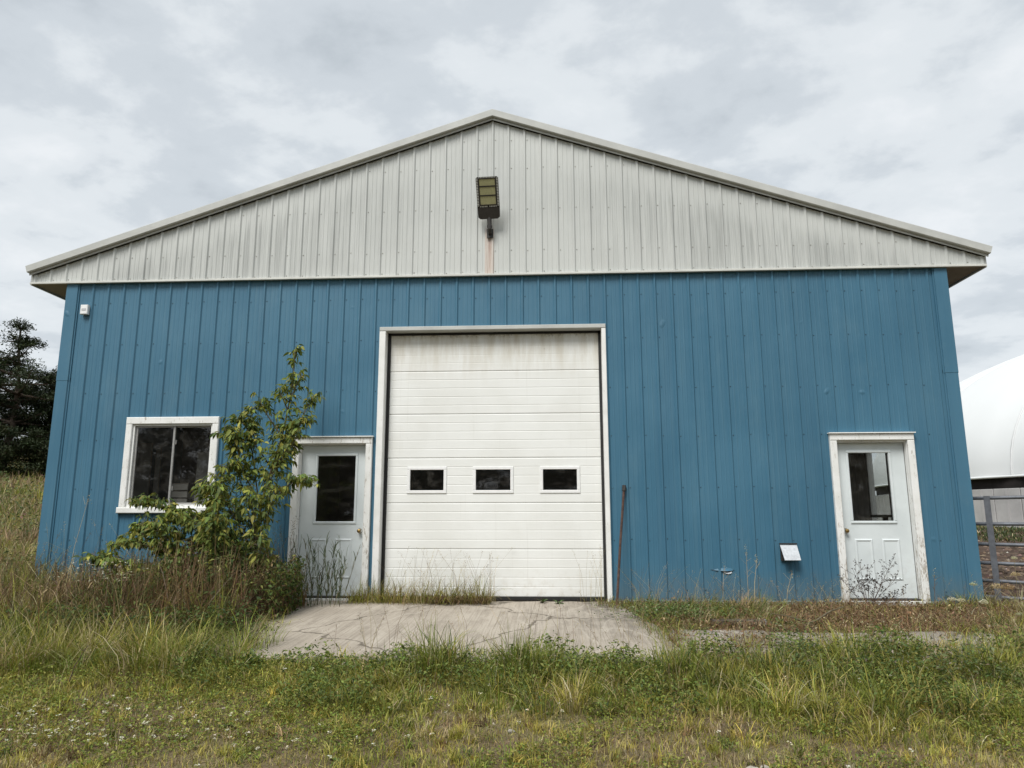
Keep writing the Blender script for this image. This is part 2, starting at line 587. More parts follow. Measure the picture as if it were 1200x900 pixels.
M = dict(
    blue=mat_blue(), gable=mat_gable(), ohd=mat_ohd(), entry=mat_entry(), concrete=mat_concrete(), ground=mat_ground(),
    trim=mat_trim_paint('peeling_white_trim', 0.56), trim_ok=mat_trim_paint('worn_white_trim', 0.615),
    rake=mat_plain('grey_white_flashing', (0.46, 0.465, 0.44), 0.5, 0.08, 3), soffit=mat_plain('brown_soffit_metal', (0.23, 0.20, 0.16), 0.6, 0.15, 3),
    galv=mat_plain('galvanised_steel', (0.52, 0.54, 0.56), 0.42, 0.12, 30, 0.55), black=mat_plain('black_rubber', (0.018, 0.018, 0.018), 0.7, 0.2, 20),
    dark_metal=mat_plain('dark_bronze_metal', (0.035, 0.031, 0.028), 0.5, 0.2, 30), lens=mat_plain('yellowed_lens', (0.36, 0.345, 0.19), 0.3, 0.12, 60, 0, 0.5),
    fins=mat_plain('pale_fins', (0.62, 0.62, 0.58), 0.5, 0.1, 40), white=mat_plain('white_plastic', (0.78, 0.78, 0.77), 0.4, 0.03, 20),
    brass=mat_plain('tarnished_brass', (0.34, 0.23, 0.09), 0.35, 0.2, 60, 0.9), rust=mat_plain('rusty_iron', (0.085, 0.052, 0.042), 0.8, 0.35, 18, 0.2, 0.3, 0.3),
    gate=mat_plain('dull_grey_gate_steel', (0.13, 0.138, 0.155), 0.5, 0.18, 14, 0.3), fabric=mat_plain('white_membrane', (0.64, 0.655, 0.655), 0.6, 0.03, 0.2),
    panel=mat_plain('pale_grey_panel', (0.40, 0.39, 0.385), 0.6, 0.12, 0.9), gap=mat_plain('dark_opening', (0.022, 0.018, 0.017), 0.9, 0.2, 2),
    inner=mat_plain('interior_board', (0.16, 0.14, 0.12), 0.8, 0.2, 2), inner_pale=mat_plain('interior_pale_sheet', (0.24, 0.225, 0.205), 0.8, 0.1, 3),
    alum=mat_plain('window_aluminium', (0.36, 0.355, 0.34), 0.4, 0.12, 25, 0.4), glass=mat_glass('dusty_glass', 0.08), glass2=mat_glass('dirty_window_glass', 0.075),
    bark=mat_plain('sapling_bark', (0.13, 0.11, 0.07), 0.85, 0.3, 30, 0, 0.2, 0.4), pine_bark=mat_plain('pine_bark', (0.075, 0.055, 0.042), 0.9, 0.35, 5, 0, 0.2, 0.5, 12),
    wood=mat_plain('weathered_wood', (0.10, 0.085, 0.07), 0.9, 0.35, 14, 0, 0.2, 0.5), stone=mat_plain('field_stone', (0.36, 0.33, 0.28), 0.9, 0.25, 14, 0, 0.2, 0.5),
    grass=mat_leaf('grass_blades', 0.5, 0.28), leaf=mat_leaf('broad_leaves', 0.62, 0.35), needle=mat_leaf('needles', 0.6, 0.12),
)


# ------------------------------------------------------------------ terrain height
def sstep(x, a, b):
    t = np.clip((x - a) / (b - a), 0, 1)
    return t * t * (3 - 2 * t)


def vnoise(x, y, seed=0):
    xi, yi = np.floor(x).astype(np.int64), np.floor(y).astype(np.int64)
    fx, fy = x - xi, y - yi
    fx, fy = fx * fx * (3 - 2 * fx), fy * fy * (3 - 2 * fy)

    def h(i, j):
        n = (i * 374761393 + j * 668265263 + seed * 974634777) & 0xffffffff
        n = ((n ^ (n >> 13)) * 1274126177) & 0xffffffff
        return ((n ^ (n >> 16)) & 0xffff) / 65535.0
    a, b, c, d = h(xi, yi), h(xi + 1, yi), h(xi, yi + 1), h(xi + 1, yi + 1)
    return (a * (1 - fx) + b * fx) * (1 - fy) + (c * (1 - fx) + d * fx) * fy


def fbm(x, y, s, seed=0):
    return (vnoise(x * s, y * s, seed) * 0.55 + vnoise(x * s * 2.1, y * s * 2.1, seed + 1) * 0.3 + vnoise(x * s * 4.3, y * s * 4.3, seed + 2) * 0.15)


def gz(x, y):
    x, y = np.asarray(x, float), np.asarray(y, float)
    z = np.interp(y, [-40, -12, -5.4, -3.5, -2.8, -1.8, 0.0], [-0.5, -0.46, -0.41, -0.18, -0.125, -0.095, -0.05])
    near = sstep(np.maximum(np.abs(x - 6), np.abs(y + 3)), 9, 3)
    rough = sstep(y, -3.2, -3.8) + sstep(x, 3.6, 3.0) * sstep(y, 0.5, 0.0)
    z = z + (fbm(x, y, 1.4, 3) - 0.5) * 0.05 * np.clip(rough, 0, 1)
    up = np.maximum(0, -0.6 * x + 0.6 * y)
    z = z + sstep(x, -0.4, -3.5) * np.minimum(0.112 * up, 7.0)
    ry = sstep(x, 12.4, 13.2) * sstep(y, 0.0, 1.0)
    z = z + ry * ((fbm(x, y, 2.2, 9) - 0.5) * 0.16 + 0.62 * sstep(y, 8, 33))
    return z


def grid_axis(a, b, c, d, step, far):
    core = np.arange(b, c + 1e-6, step)
    lo = b - np.cumsum(step * 1.16 ** np.arange(1, 60))
    hi = c + np.cumsum(step * 1.16 ** np.arange(1, 60))
    lo, hi = lo[lo > -far], hi[hi < far]
    return np.concatenate([[-far], lo[::-1], core, hi, [far]])


gx = grid_axis(0, -4.0, 16.0, 0, 0.2, 900)
gy = grid_axis(0, -8.0, 4.0, 0, 0.2, 900)
GX, GY = np.meshgrid(gx, gy)
GV = np.stack([GX, GY, gz(GX, GY)], -1).reshape(-1, 3)
nx, ny = len(gx), len(gy)
idx = np.arange(nx * ny).reshape(ny, nx)
GF = np.stack([idx[:-1, :-1], idx[:-1, 1:], idx[1:, 1:], idx[1:, :-1]], -1).reshape(-1, 4)
ground = fast_mesh('ground', GV, GF, M['ground'], nper=4)
ground.data.polygons.foreach_set('use_smooth', np.ones(len(GF), bool))
tag(ground, 'brown soil and dry thatch ground running to the horizon', 'ground', kind='structure')

# concrete apron and walk
APZ = lambda y: -0.0225 + 0.0235 * y


def slab_mesh(outline, name, thick=0.16, lift=0.0, n_sub=0):
    mb = MB()
    n = len(outline)
    b = 0.015
    cx = sum(p[0] for p in outline) / n
    cy = sum(p[1] for p in outline) / n
    top = []
    for (x, y) in outline:
        dx, dy = x - cx, y - cy
        L = math.hypot(dx, dy)
        top.append((x - dx / L * b, y - dy / L * b, APZ(y) + lift))
    mid = [(x, y, APZ(y) + lift - b) for x, y in outline]
    low = [(x, y, APZ(y) + lift - thick) for x, y in outline]
    fs = [tuple(range(n))]
    for i in range(n):
        j = (i + 1) % n
        fs.append((i, n + i, n + j, j))
        fs.append((n + i, 2 * n + i, 2 * n + j, n + j))
    mb.add(top + mid + low, fs)
    return mb


def ragged(pts, step=0.12, amp=0.03, seed=5):
    rr = random.Random(seed)
    out = []
    for i, p in enumerate(pts):
        q = pts[(i + 1) % len(pts)]
        L = math.hypot(q[0] - p[0], q[1] - p[1])
        k_ = max(1, int(L / step))
        for j in range(k_):
            f = j / k_
            out.append((p[0] + (q[0] - p[0]) * f + rr.gauss(0, amp) * (j > 0), p[1] + (q[1] - p[1]) * f + rr.gauss(0, amp) * (j > 0)))
    return out


apron = slab_mesh(ragged([(3.75, -0.03), (3.72, -1.6), (3.7, -3.2), (5.4, -3.36), (7.1, -3.33), (8.02, -3.28),
                          (8.0, -1.8), (7.9, -1.2), (7.78, -0.5), (7.74, -0.03)], 0.14, 0.012), 'apron').build('concrete_apron', M['concrete'])
tag(apron, 'worn tan concrete apron in front of the overhead door', 'concrete', kind='structure')
walk_specs = [
    ([(8.04, -2.85), (9.0, -2.83), (9.02, -1.9), (8.05, -1.88)], 'stained concrete slab joining the right side of the apron', -0.006),
    ([(9.05, -2.82), (10.03, -2.84), (10.02, -1.92), (9.06, -1.9)], 'middle concrete slab of the walk, nearly buried in grass', -0.02),
    ([(10.07, -2.84), (11.2, -2.8), (11.18, -1.86), (10.06, -1.9)], 'pale rough concrete slab lying before the right entry door', -0.008)]
for q_, (pts, lab, lf) in enumerate(walk_specs):
    w = slab_mesh(ragged(pts, 0.09, 0.008, q_), 'walk', 0.1, lf).build('concrete_slab', M['concrete'])
    tag(w, lab, 'concrete slab', 'slabs of the walk in front of the barn')

# ------------------------------------------------------------------ the barn
BW, EZ, BL = 12.24, 4.36, 18.0
RX = 6.116
barn = empty('metal_barn', (0, 0, 0))
tag(barn, 'blue metal barn with white gable and white overhead door', 'barn')

OPEN = [(1.10, 2.32, 1.14, 2.36), (3.46, 4.46, -0.3, 2.06), (4.585, 7.645, -0.3, 3.60), (10.575, 11.575, -0.3, 2.07)]
PROF = [(-0.026, 0.0), (-0.010, 0.019), (0.010, 0.019), (0.026, 0.0), (0.074, 0.0), (0.079, 0.0022), (0.087, 0.0022), (0.092, 0.0),
        (0.136, 0.0), (0.141, 0.0022), (0.149, 0.0022), (0.154, 0.0)]
PER = 0.2286


def prof_points(x0, x1, phase, minor=1.0):
    """profile (x, proud) between x0 and x1, ribs centred at phase + k*PER"""
    pts = []
    k0 = int(math.floor((x0 - phase) / PER)) - 1
    k1 = int(math.ceil((x1 - phase) / PER)) + 1
    allp = []
    for k in range(k0, k1 + 1):
        for dx, h in PROF:
            allp.append((phase + k * PER + dx, h * minor if h < 0.005 else h))
    xs = [p[0] for p in allp]
    hs = [p[1] for p in allp]
    f = lambda x: float(np.interp(x, xs, hs))
    inner = [p for p in allp if x0 + 1e-4 < p[0] < x1 - 1e-4]
    return [(x0, f(x0))] + inner + [(x1, f(x1))], f


def sheet(x0, x1, phase, ybase, zb, ztop, openings=(), minor=1.0):
    pts, f = prof_points(x0, x1, phase, minor)
    extra = []
    for a, b, c, d in openings:
        for q in (a, b):
            if x0 + 1e-4 < q < x1 - 1e-4:
                extra.append((q, f(q)))
    pts = sorted(pts + extra)
    mb = MB()
    for (xa, ha), (xb, hb) in zip(pts[:-1], pts[1:]):
        if xb - xa < 1e-5:
            continue
        xm = (xa + xb) / 2
        zs = [(zb, None)]
        cuts = sorted((c, d) for a, b, c, d in openings if a - 1e-5 < xm < b + 1e-5)
        segs, z = [], zb
        for c, d in cuts:
            if c > z:
                segs.append((z, c))
            z = max(z, d)
        segs.append((z, None))
        for lo, hi in segs:
            za = ztop(xa) if hi is None else hi
            zb2 = ztop(xb) if hi is None else hi
            if za <= lo and zb2 <= lo:
                continue
            mb.add([(xa, ybase - ha, lo), (xb, ybase - hb, lo), (xb, ybase - hb, max(zb2, lo)), (xa, ybase - ha, max(za, lo))], [(0, 1, 2, 3)])
    return mb


PH = 7.901
k = int(math.floor((0 - PH) / 0.9144))
x = PH + k * 0.9144 + 0.028
first = True
while x < BW - 0.02:
    a, b = max(x, 0.04), min(x + 0.9144, BW - 0.04)
    if b - a > 0.02:
        sheet(a, b, PH, 0.0, -0.06, lambda q: EZ + 0.03, OPEN).build('wall_sheet', M['blue'], barn)
    x += 0.9144

zr = lambda q: 6.70 - 0.3333 * abs(q - RX)
x = RX - 8 * 0.9144 + 0.028
GP = RX
while x < 12.78:
    a, b = max(x, -0.555), min(x + 0.9144, 12.775)
    if b - a > 0.02:
        if a < RX < b:
            bounds = [(a, RX), (RX, b)]
        mbb = sheet(a, b, GP, -0.032, EZ, zr, (), 1.9)
        mbb.build('gable_sheet', M['gable'], barn)
    x += 0.9144

# screws: rows across both fields (too small to pick apart singly)
mb = MB()


def screw(mb, x, y, z, r=0.0075):
    n = 6
    vs = [(x + r * math.cos(2 * math.pi * i / n), y, z + r * math.sin(2 * math.pi * i / n)) for i in range(n)]
    vt = [(x + 0.6 * r * math.cos(2 * math.pi * i / n), y - 0.006, z + 0.6 * r * math.sin(2 * math.pi * i / n)) for i in range(n)]
    mb.add(vs + vt, [tuple(range(n, 2 * n))] + [(i, (i + 1) % n, n + (i + 1) % n, n + i) for i in range(n)])


mg = MB()
for kk in range(-40, 40):
    xr = PH + kk * PER + 0.04
    if 0.2 < xr < BW - 0.2:
        for z in (0.12, 0.75, 1.42, 2.1, 2.75, 3.45, 4.05):
            if any(a - .05 < xr < b + .05 and c - .08 < z < d + .08 for a, b, c, d in OPEN):
                continue
            screw(mb, xr, -0.001, z + random.uniform(-.012, .012), 0.009)
    xg = RX + kk * PER + 0.04
    if -0.5 < xg < 12.7:
        for z in (4.405, 4.72, 5.34, 5.96, 6.4):
            if z < zr(xg) - 0.1:
                screw(mg, xg, -0.033, z + random.uniform(-.012, .012), 0.009)
tag(mb.build('wall_screws', mat_plain('blue_screw_heads', (0.045, 0.095, 0.14), 0.5, 0.4, 40), barn), kind='stuff')
tag(mg.build('gable_screws', mat_plain('weathered_screw_heads', (0.36, 0.35, 0.32), 0.5, 0.3, 40, 0.4), barn), kind='stuff')

# base flashing between the openings
fl_mat = mat_plain('soiled_base_flashing', (0.16, 0.21, 0.235), 0.6, 0.3, 9)
for xa, xb in ((0.14, 3.41), (4.51, 4.545), (7.68, 10.53), (11.62, BW - 0.14)):
    MB().bbox(xa, xb, -0.034, -0.0005, -0.10, -0.005, 0.005).build('base_flashing', fl_mat, barn)
# corner trims, in two lapped lengths each
for x0, x1, zl in ((-0.03, 0.135, 2.93), (BW - 0.135, BW + 0.03, 2.9)):
    for (za, zb, pr) in ((-0.06, zl + 0.04, 0.0), (zl, EZ + 0.0, 0.0035)):
        m_ = MB().bbox(x0 - pr, x1 + pr, -0.028 - pr, 0.14, za, zb, 0.004)
        inx = x1 if x0 < 1 else x0
        s = 1 if x0 < 1 else -1
        m_.box(min(inx, inx + s * 0.022), max(inx, inx + s * 0.022), -0.012 - pr, 0.0, za, zb)
        m_.build('corner_trim', M['blue'], barn)

# gable base trim (bright drip edge)
mb = MB()
mb.add([(-0.56, -0.075, EZ - 0.012), (12.78, -0.075, EZ - 0.012), (12.78, -0.075, EZ + 0.012), (-0.56, -0.075, EZ + 0.012),
        (-0.56, -0.03, EZ - 0.012), (12.78, -0.03, EZ - 0.012), (12.78, -0.03, EZ + 0.03), (-0.56, -0.03, EZ + 0.03)],
       [(0, 1, 2, 3), (3, 2, 6, 7), (4, 5, 1, 0), (5, 4, 7, 6), (0, 3, 7, 4), (1, 5, 6, 2)])
mb.build('drip_edge', mat_plain('drip_edge_white', (0.58, 0.58, 0.54), 0.45, 0.08, 4), barn)

# rake trims: profile across the slope, extruded along it
SL = math.atan(0.3333)


def rake(sign):
    # points in (y, n) where n is normal offset downwards from roof edge line
    prof = [(-0.05, 0.0), (-0.128, 0.0), (-0.134, -0.006), (-0.134, -0.098), (-0.128, -0.104), (-0.082, -0.106), (-0.082, -0.112), (-0.088, -0.120), (-0.088, -0.140), (-0.083, -0.141), (-0.082, -0.115), (-0.035, -0.112)]
    mbr = MB()
    z_peak = 6.845
    half = 6.73
    vs = []
    for end in (0, 1):
        for y, n in prof:
            if end == 0:
                xx, zz_ = RX, z_peak + n / math.cos(SL)
            else:
                xx = RX + sign * (half + n * math.sin(SL) * 1.0)
                zz_ = z_peak - half * math.tan(SL) + n * math.cos(SL) + 0.0
                xx = RX + sign * (half + 0.0) + sign * n * math.sin(SL)
            vs.append((xx, y, zz_))
    n = len(prof)
    fs = []
    for i in range(n - 1):
        q = (i, i + 1, n + i + 1, n + i)
        fs.append(q if sign < 0 else q[::-1])
    fs.append(tuple(range(n, 2 * n)) if sign > 0 else tuple(range(2 * n - 1, n - 1, -1)))
    mbr.add(vs, fs)
    return mbr.build('rake_trim', M['rake'], barn)


rake(-1)
rake(1)
# roof slopes with ribs, eave fascias, soffits
for s in (-1, 1):
    mbr = MB()
    xa, xe = RX, RX + s * 6.72
    za, ze = 6.838, 6.838 - 6.72 * 0.3333
    mbr.add([(xa, -0.12, za), (xe, -0.12, ze), (xe, BL + 0.1, ze), (xa, BL + 0.1, za), (xa, -0.12, za - 0.05), (xe, -0.12, ze - 0.05), (xe, BL + 0.1, ze - 0.05), (xa, BL + 0.1, za - 0.05)],
            [(0, 1, 2, 3), (7, 6, 5, 4), (1, 5, 6, 2), (0, 4, 5, 1), (2, 6, 7, 3)])
    yy = 0.1
    while yy < BL:
        mbr.add([(xa, yy - .025, za), (xe, yy - .025, ze), (xe, yy, ze + .02), (xa, yy, za + .02), (xe, yy + .025, ze), (xa, yy + .025, za)], [(0, 1, 2, 3), (3, 2, 4, 5)])
        yy += 0.2286
    mbr.build('roof', M['rake'], barn)
    x0, x1 = (-0.55, -0.0) if s < 0 else (BW, 12.77)
    MB().box(x0, x1, 0.0, BL, EZ + 0.0, EZ + 0.02).build('soffit', M['soffit'], barn)
    xf = -0.585 if s < 0 else 12.775
    MB().box(xf, xf + 0.03, -0.03, BL, EZ - 0.015, 4.60).build('eave_fascia', M['rake'], barn)
# side walls, with a window opening in the right one; back wall; floor; ceiling
MB().box(0.0, 0.05, 0.05, BL, -0.06, EZ + 0.02).build('side_wall', M['blue'], barn)
mb = MB()
xw0, xw1 = BW - 0.05, BW
WY0, WY1, WZ0, WZ1 = 2.02, 2.82, 0.95, 2.12
mb.box(xw0, xw1, 0.05, WY0, -0.06, EZ + 0.02).box(xw0, xw1, WY1, BL, -0.06, EZ + 0.02)
mb.box(xw0, xw1, WY0, WY1, -0.06, WZ0).box(xw0, xw1, WY0, WY1, WZ1, EZ + 0.02)
mb.build('side_wall', M['blue'], barn)
MB().box(0.05, BW - 0.05, BL - 0.05, BL, -0.06, 6.4).build('back_wall', M['blue'], barn)
MB().box(0.06, BW - 0.06, 0.14, BL - 0.06, -0.055, 0.0).build('floor', M['concrete'], barn)
MB().box(0.06, BW - 0.06, 0.06, BL - 0.06, 4.2, 4.25).build('ceiling', M['inner'], barn)
sw = MB()
for (a, b, c, d) in ((WY0 - .05, WY1 + .05, WZ1, WZ1 + .06), (WY0 - .05, WY1 + .05, WZ0 - .06, WZ0), (WY0 - .05, WY0, WZ0, WZ1), (WY1, WY1 + .05, WZ0, WZ1), ((WY0 + WY1) / 2 + 0.27, (WY0 + WY1) / 2 + 0.31, WZ0, WZ1)):
    sw.box(xw0 - 0.02, xw1 + 0.02, a, b, c, d)
side_win = sw.build('window', M['trim_ok'], barn)
tag(side_win, 'small side window seen through the right entry door')
MB().add([(xw0 + .02, WY0, WZ0), (xw0 + .02, WY1, WZ0), (xw0 + .02, WY1, WZ1), (xw0 + .02, WY0, WZ1)], [(0, 1, 2, 3)]).build('pane', M['glass'], side_win)
# inner liner of the front wall, so the steel is not see-through at its back
mb = MB()
xs_cut = sorted({0.06, BW - 0.06} | {q for o_ in OPEN for q in o_[:2]})
for xa, xb in zip(xs_cut[:-1], xs_cut[1:]):
    xm = (xa + xb) / 2
    z = -0.05
    for a, b, c, d in OPEN:
        if a < xm < b:
            if c > z:
                mb.box(xa, xb, 0.03, 0.05, z, c)
            z = d
    mb.box(xa, xb, 0.03, 0.05, z, 4.2)
mb.build('inner_lining', M['inner'], barn)
# partition that closes the small room behind the right door, and one behind the left window
MB().box(9.2, 12.18, 4.2, 4.25, 0.0, 4.19).box(9.15, 9.2, 0.06, 4.25, 0.0, 4.19).build('partition', M['inner'], barn)
MB().box(0.06, 4.4, 3.4, 3.45, 0.0, 4.19).box(3.0, 3.05, 0.06, 3.4, 0.0, 4.19).build('partition', M['inner'], barn)


# ---- overhead door
ohd = MB()
ohd.box(4.645, 4.685, 0.10, 0.16, -0.03, 3.57).box(7.575, 7.607, 0.10, 0.16, -0.03, 3.57).box(4.645, 7.607, 0.10, 0.16, 3.545, 3.6)
ohd.box(4.66, 7.60, 0.095, 0.15, -0.028, 0.012)
OD = ohd.build('overhead_door', M['black'], barn)
zl = [0.014, 0.622, 1.226, 1.828, 2.429, 3.028, 3.60]
DX0, DX1, DY = 4.672, 7.592, 0.118
wins = [(4.957, 5.497), (5.85, 6.40), (6.755, 7.292)]
for i in range(6):
    z0, z1 = zl[i] + 0.0012, zl[i + 1] - 0.0012
    hh = z1 - z0
    # edge profile of a section: rounded lips, four shallow pressed grooves
    pr = [(z0, 0.009), (z0 + 0.003, 0.003), (z0 + 0.012, 0.0)]
    ng = 5
    gdep = 0.0032 if i < 5 else 0.001
    for g in range(1, ng):
        zc = z0 + hh * g / ng
        pr += [(zc - 0.007, 0.0), (zc - 0.002, gdep), (zc + 0.002, gdep), (zc + 0.007, 0.0)]
    pr += [(z1 - 0.014, 0.0), (z1 - 0.004, 0.003), (z1, 0.009)]
    xcuts = [DX0, DX1]
    if i == 2:
        wz0, wz1 = 1.375, 1.69
        xcuts = sorted([DX0, DX1] + [q for w in wins for q in (w[0] + 0.035, w[1] - 0.035)])
        zs = sorted(pr + [(wz0, 0.0005), (wz1, 0.0005)])
        pr = zs
    mbp = MB()
    for xa, xb in zip(xcuts[:-1], xcuts[1:]):
        hole = i == 2 and any(abs(xa - (w[0] + 0.035)) < 1e-6 for w in wins)
        for (za, pa), (zb, pb) in zip(pr[:-1], pr[1:]):
            if hole and za >= wz0 - 1e-6 and zb <= wz1 + 1e-6:
                continue
            mbp.add([(xa, DY + pa, za), (xb, DY + pa, za), (xb, DY + pb, zb), (xa, DY + pb, zb)], [(0, 1, 2, 3)])
    if i != 2:
        mbp.box(DX0, DX1, DY + 0.022, DY + 0.045, z0, z1)
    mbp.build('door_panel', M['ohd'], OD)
for a, b in wins:
    f = MB()
    z0, z1, wd, dp = 1.352, 1.71, 0.042, 0.012
    for (xa, xb, za, zb) in ((a, b, z1 - wd, z1), (a, b, z0, z0 + wd), (a, a + wd, z0 + wd, z1 - wd), (b - wd, b, z0 + wd, z1 - wd)):
        f.bbox(xa, xb, DY - dp, DY + 0.02, za, zb, 0.005)
    f.build('window_frame', M['white'], OD)
    pane_xz(a + wd - 0.004, b - wd + 0.004, DY + 0.004, z0 + wd - 0.004, z1 - wd + 0.004).build('window_pane', M['glass'], OD)
# frame around the opening: face boards and jambs
for (x0, x1, z0, z1) in ((4.552, 4.64, -0.04, 3.575), (7.612, 7.67, -0.04, 3.575)):
    MB().bbox(x0, x1, -0.045, 0.135, z0, z1, 0.006).build('door_jamb', M['trim_ok'], barn)
MB().bbox(4.552, 7.67, -0.0475, 0.135, 3.577, 3.635, 0.006).build('door_header', M['rake'], barn)


# ---- entry doors
def entry_door(x0, x1, zt, sx0, sx1, sz1, gx0, gx1, gz0, gz1, knob_x, name_label, dy=0.075):
    y0 = dy
    cut_x = [sx0, gx0, gx1, sx1]
    slab = MB()
    sz0 = 0.025
    for xa, xb in zip(cut_x[:-1], cut_x[1:]):
        zz_ = [(sz0, gz0), (gz1, sz1)] if abs(xa - gx0) < 1e-6 else [(sz0, sz1)]
        for za, zb in zz_:
            slab.add([(xa, y0, za), (xb, y0, za), (xb, y0, zb), (xa, y0, zb)], [(0, 1, 2, 3)])
    slab.box(sx0, sx1, y0 + 0.03, y0 + 0.04, sz0, gz0 - .01)
    d = slab.build('entry_door', M['entry'], barn)
    tag(d, name_label)
    # lite frame
    fr = MB()
    w = 0.035
    for (xa, xb, za, zb) in ((gx0 - w, gx1 + w, gz1, gz1 + w), (gx0 - w, gx1 + w, gz0 - w, gz0), (gx0 - w, gx0, gz0, gz1), (gx1, gx1 + w, gz0, gz1)):
        fr.bbox(xa, xb, y0 - 0.014, y0 + 0.02, za, zb, 0.007)
    fr.build('lite_frame', M['entry'], d)
    pane_xz(gx0, gx1, y0 + 0.01, gz0, gz1).build('pane', M['glass'], d)
    # two pressed panels: raised field inside a sunk-looking moulding ring
    mid = (sx0 + sx1) / 2
    for s in (-1, 1):
        xc = mid + s * 0.17
        pa, pb, qa, qb = xc - 0.115, xc + 0.115, 0.24, 0.76
        p = MB()
        o1 = [(pa, qa), (pb, qa), (pb, qb), (pa, qb)]
        b1, b2 = 0.018, 0.038
        ins = lambda b: [(pa + b, qa + b), (pb - b, qa + b), (pb - b, qb - b), (pa + b, qb - b)]
        vs = [(x_, y0 - 0.0015, z_) for x_, z_ in o1] + [(x_, y0 - 0.011, z_) for x_, z_ in ins(b1)] + [(x_, y0 - 0.002, z_) for x_, z_ in ins(b2)]
        fs = [(8, 9, 10, 11)]
        for i in range(4):
            j = (i + 1) % 4
            fs += [(i, j, 4 + j, 4 + i), (4 + i, 4 + j, 8 + j, 8 + i)]
        p.add(vs, fs)
        p.build('pressed_panel', M['entry'], d)
    # knob with rose
    kn = MB()
    for (ya, yb, r0, r1) in ((0, -0.008, 0.033, 0.03), (-0.008, -0.03, 0.012, 0.012), (-0.03, -0.045, 0.014, 0.027), (-0.045, -0.062, 0.027, 0.024), (-0.062, -0.068, 0.024, 0.008)):
        n = 14
        vs = [(knob_x + r0 * math.cos(2 * math.pi * i / n), y0 + ya, 0.86 + r0 * math.sin(2 * math.pi * i / n)) for i in range(n)]
        vs += [(knob_x + r1 * math.cos(2 * math.pi * i / n), y0 + yb, 0.86 + r1 * math.sin(2 * math.pi * i / n)) for i in range(n)]
        kn.add(vs, [(i, (i + 1) % n, n + (i + 1) % n, n + i) for i in range(n)])
        if yb == -0.068:
            kn.add(vs[n:], [tuple(range(n))])
    kn.build('door_knob', M['brass'], d, smooth=True)
    # casing, jambs and threshold
    cw = 0.088
    for (xa, xb, za, zb, nm) in ((x0, x0 + cw, -0.03, zt - cw, 'door_casing'), (x1 - cw, x1, -0.03, zt - cw, 'door_casing')):
        MB().bbox(xa, xb, -0.048, 0.0, za, zb - 0.001, 0.008).build(nm, M['trim'], barn)
    MB().bbox(x0, x1, -0.05, 0.0, zt - cw, zt, 0.008).build('door_casing', M['trim'], barn)
    MB().box(x0 - 0.015, x1 + 0.015, -0.075, -0.005, zt + 0.001, zt + 0.014).build('drip_cap', M['trim_ok'], barn)
    jb = MB()
    jb.box(x0 + cw - 0.03, sx0 - 0.004, 0.001, 0.12, -0.03, sz1 + 0.004).box(sx1 + 0.004, x1 - cw + 0.03, 0.001, 0.12, -0.03, sz1 + 0.004)
    jb.box(x0 + cw - 0.03, x1 - cw + 0.03, 0.001, 0.12, sz1 + 0.0045, zt - cw + 0.03)
    jb.build('door_jamb', M['trim'], barn)
    MB().box(sx0 - 0.003, sx1 + 0.003, y0 + 0.004, y0 + 0.02, sz1 - 0.002, sz1 + 0.004).build('head_seal', M['dark_metal'], barn)
    MB().box(x0 + cw - 0.02, x1 - cw + 0.02, 0.0, 0.12, 0.0005, 0.021).build('threshold', M['dark_metal'], barn)
    MB().bbox(x0 + cw + 0.001, x1 - cw - 0.001, -0.055, 0.12, -0.09, 0.0, 0.006).build('door_sill', M['trim'], barn)
    MB().box(sx1 + 0.0005, sx1 + 0.0075, y0 - 0.006, y0 + 0.02, sz0, sz1).build('edge_seal', M['dark_metal'], barn)
    return d


entry_door(10.54, 11.61, 2.105, 10.635, 11.515, 1.99, 10.80, 11.31, 0.985, 1.86, 10.69, 'white entry door with a side window showing through its pane')
entry_door(3.42, 4.502, 2.105, 3.515, 4.405, 2.0, 3.735, 4.255, 0.985, 1.86, 4.345, 'white entry door half hidden by weeds and sapling')

# ---- sliding window
wf = MB()
for (xa, xb, za, zb) in ((1.055, 2.365, 2.30, 2.402), (1.055, 2.365, 1.095, 1.165), (1.055, 1.150, 1.165, 2.30), (2.272, 2.365, 1.165, 2.30)):
    pass
win = MB().bbox(1.055, 2.365, -0.05, 0.0, 2.305, 2.402, 0.008).build('window', M['trim'], barn)
tag(win, 'two-pane sliding window in a white frame of peeling paint')
MB().bbox(1.055, 1.145, -0.048, 0.0, 1.175, 2.3045, 0.008).build('window_casing', M['trim'], win)
MB().bbox(2.275, 2.365, -0.048, 0.0, 1.175, 2.3045, 0.008).build('window_casing', M['trim'], win)
MB().bbox(1.04, 2.38, -0.07, 0.0, 1.095, 1.1745, 0.01).build('window_sill', M['trim_ok'], win)
fr = MB()
for (xa, xb, za, zb) in ((1.146, 1.172, 1.176, 2.304), (2.252, 2.274, 1.176, 2.304), (1.1725, 2.2515, 2.284, 2.304), (1.1725, 2.2515, 1.176, 1.212)):
    fr.box(xa, xb, -0.02, 0.06, za, zb)
fr.build('window_frame', M['trim_ok'], win)
for (xa, xb, yy, w) in ((1.174, 1.735, 0.008, 0.03), (1.70, 2.25, 0.034, 0.026)):
    s_ = MB()
    for (a, b, c, d) in ((xa, xa + w, 1.213, 2.283), (xb - w, xb, 1.213, 2.283), (xa + w, xb - w, 2.283 - .02, 2.283), (xa + w, xb - w, 1.213, 1.213 + .022)):
        s_.bbox(a, b, yy, yy + 0.022, c, d, 0.004)
    sash = s_.build('sash', M['alum'], win)
    pane_xz(xa + w - .003, xb - w + .003, yy + 0.01, 1.23, 2.265).build('pane', M['glass2'], win)
for zq in (1.40, 2.03):
    MB().box(1.742, 1.752, 0.02, 0.034, zq, zq + 0.06).build('latch', M['alum'], win)

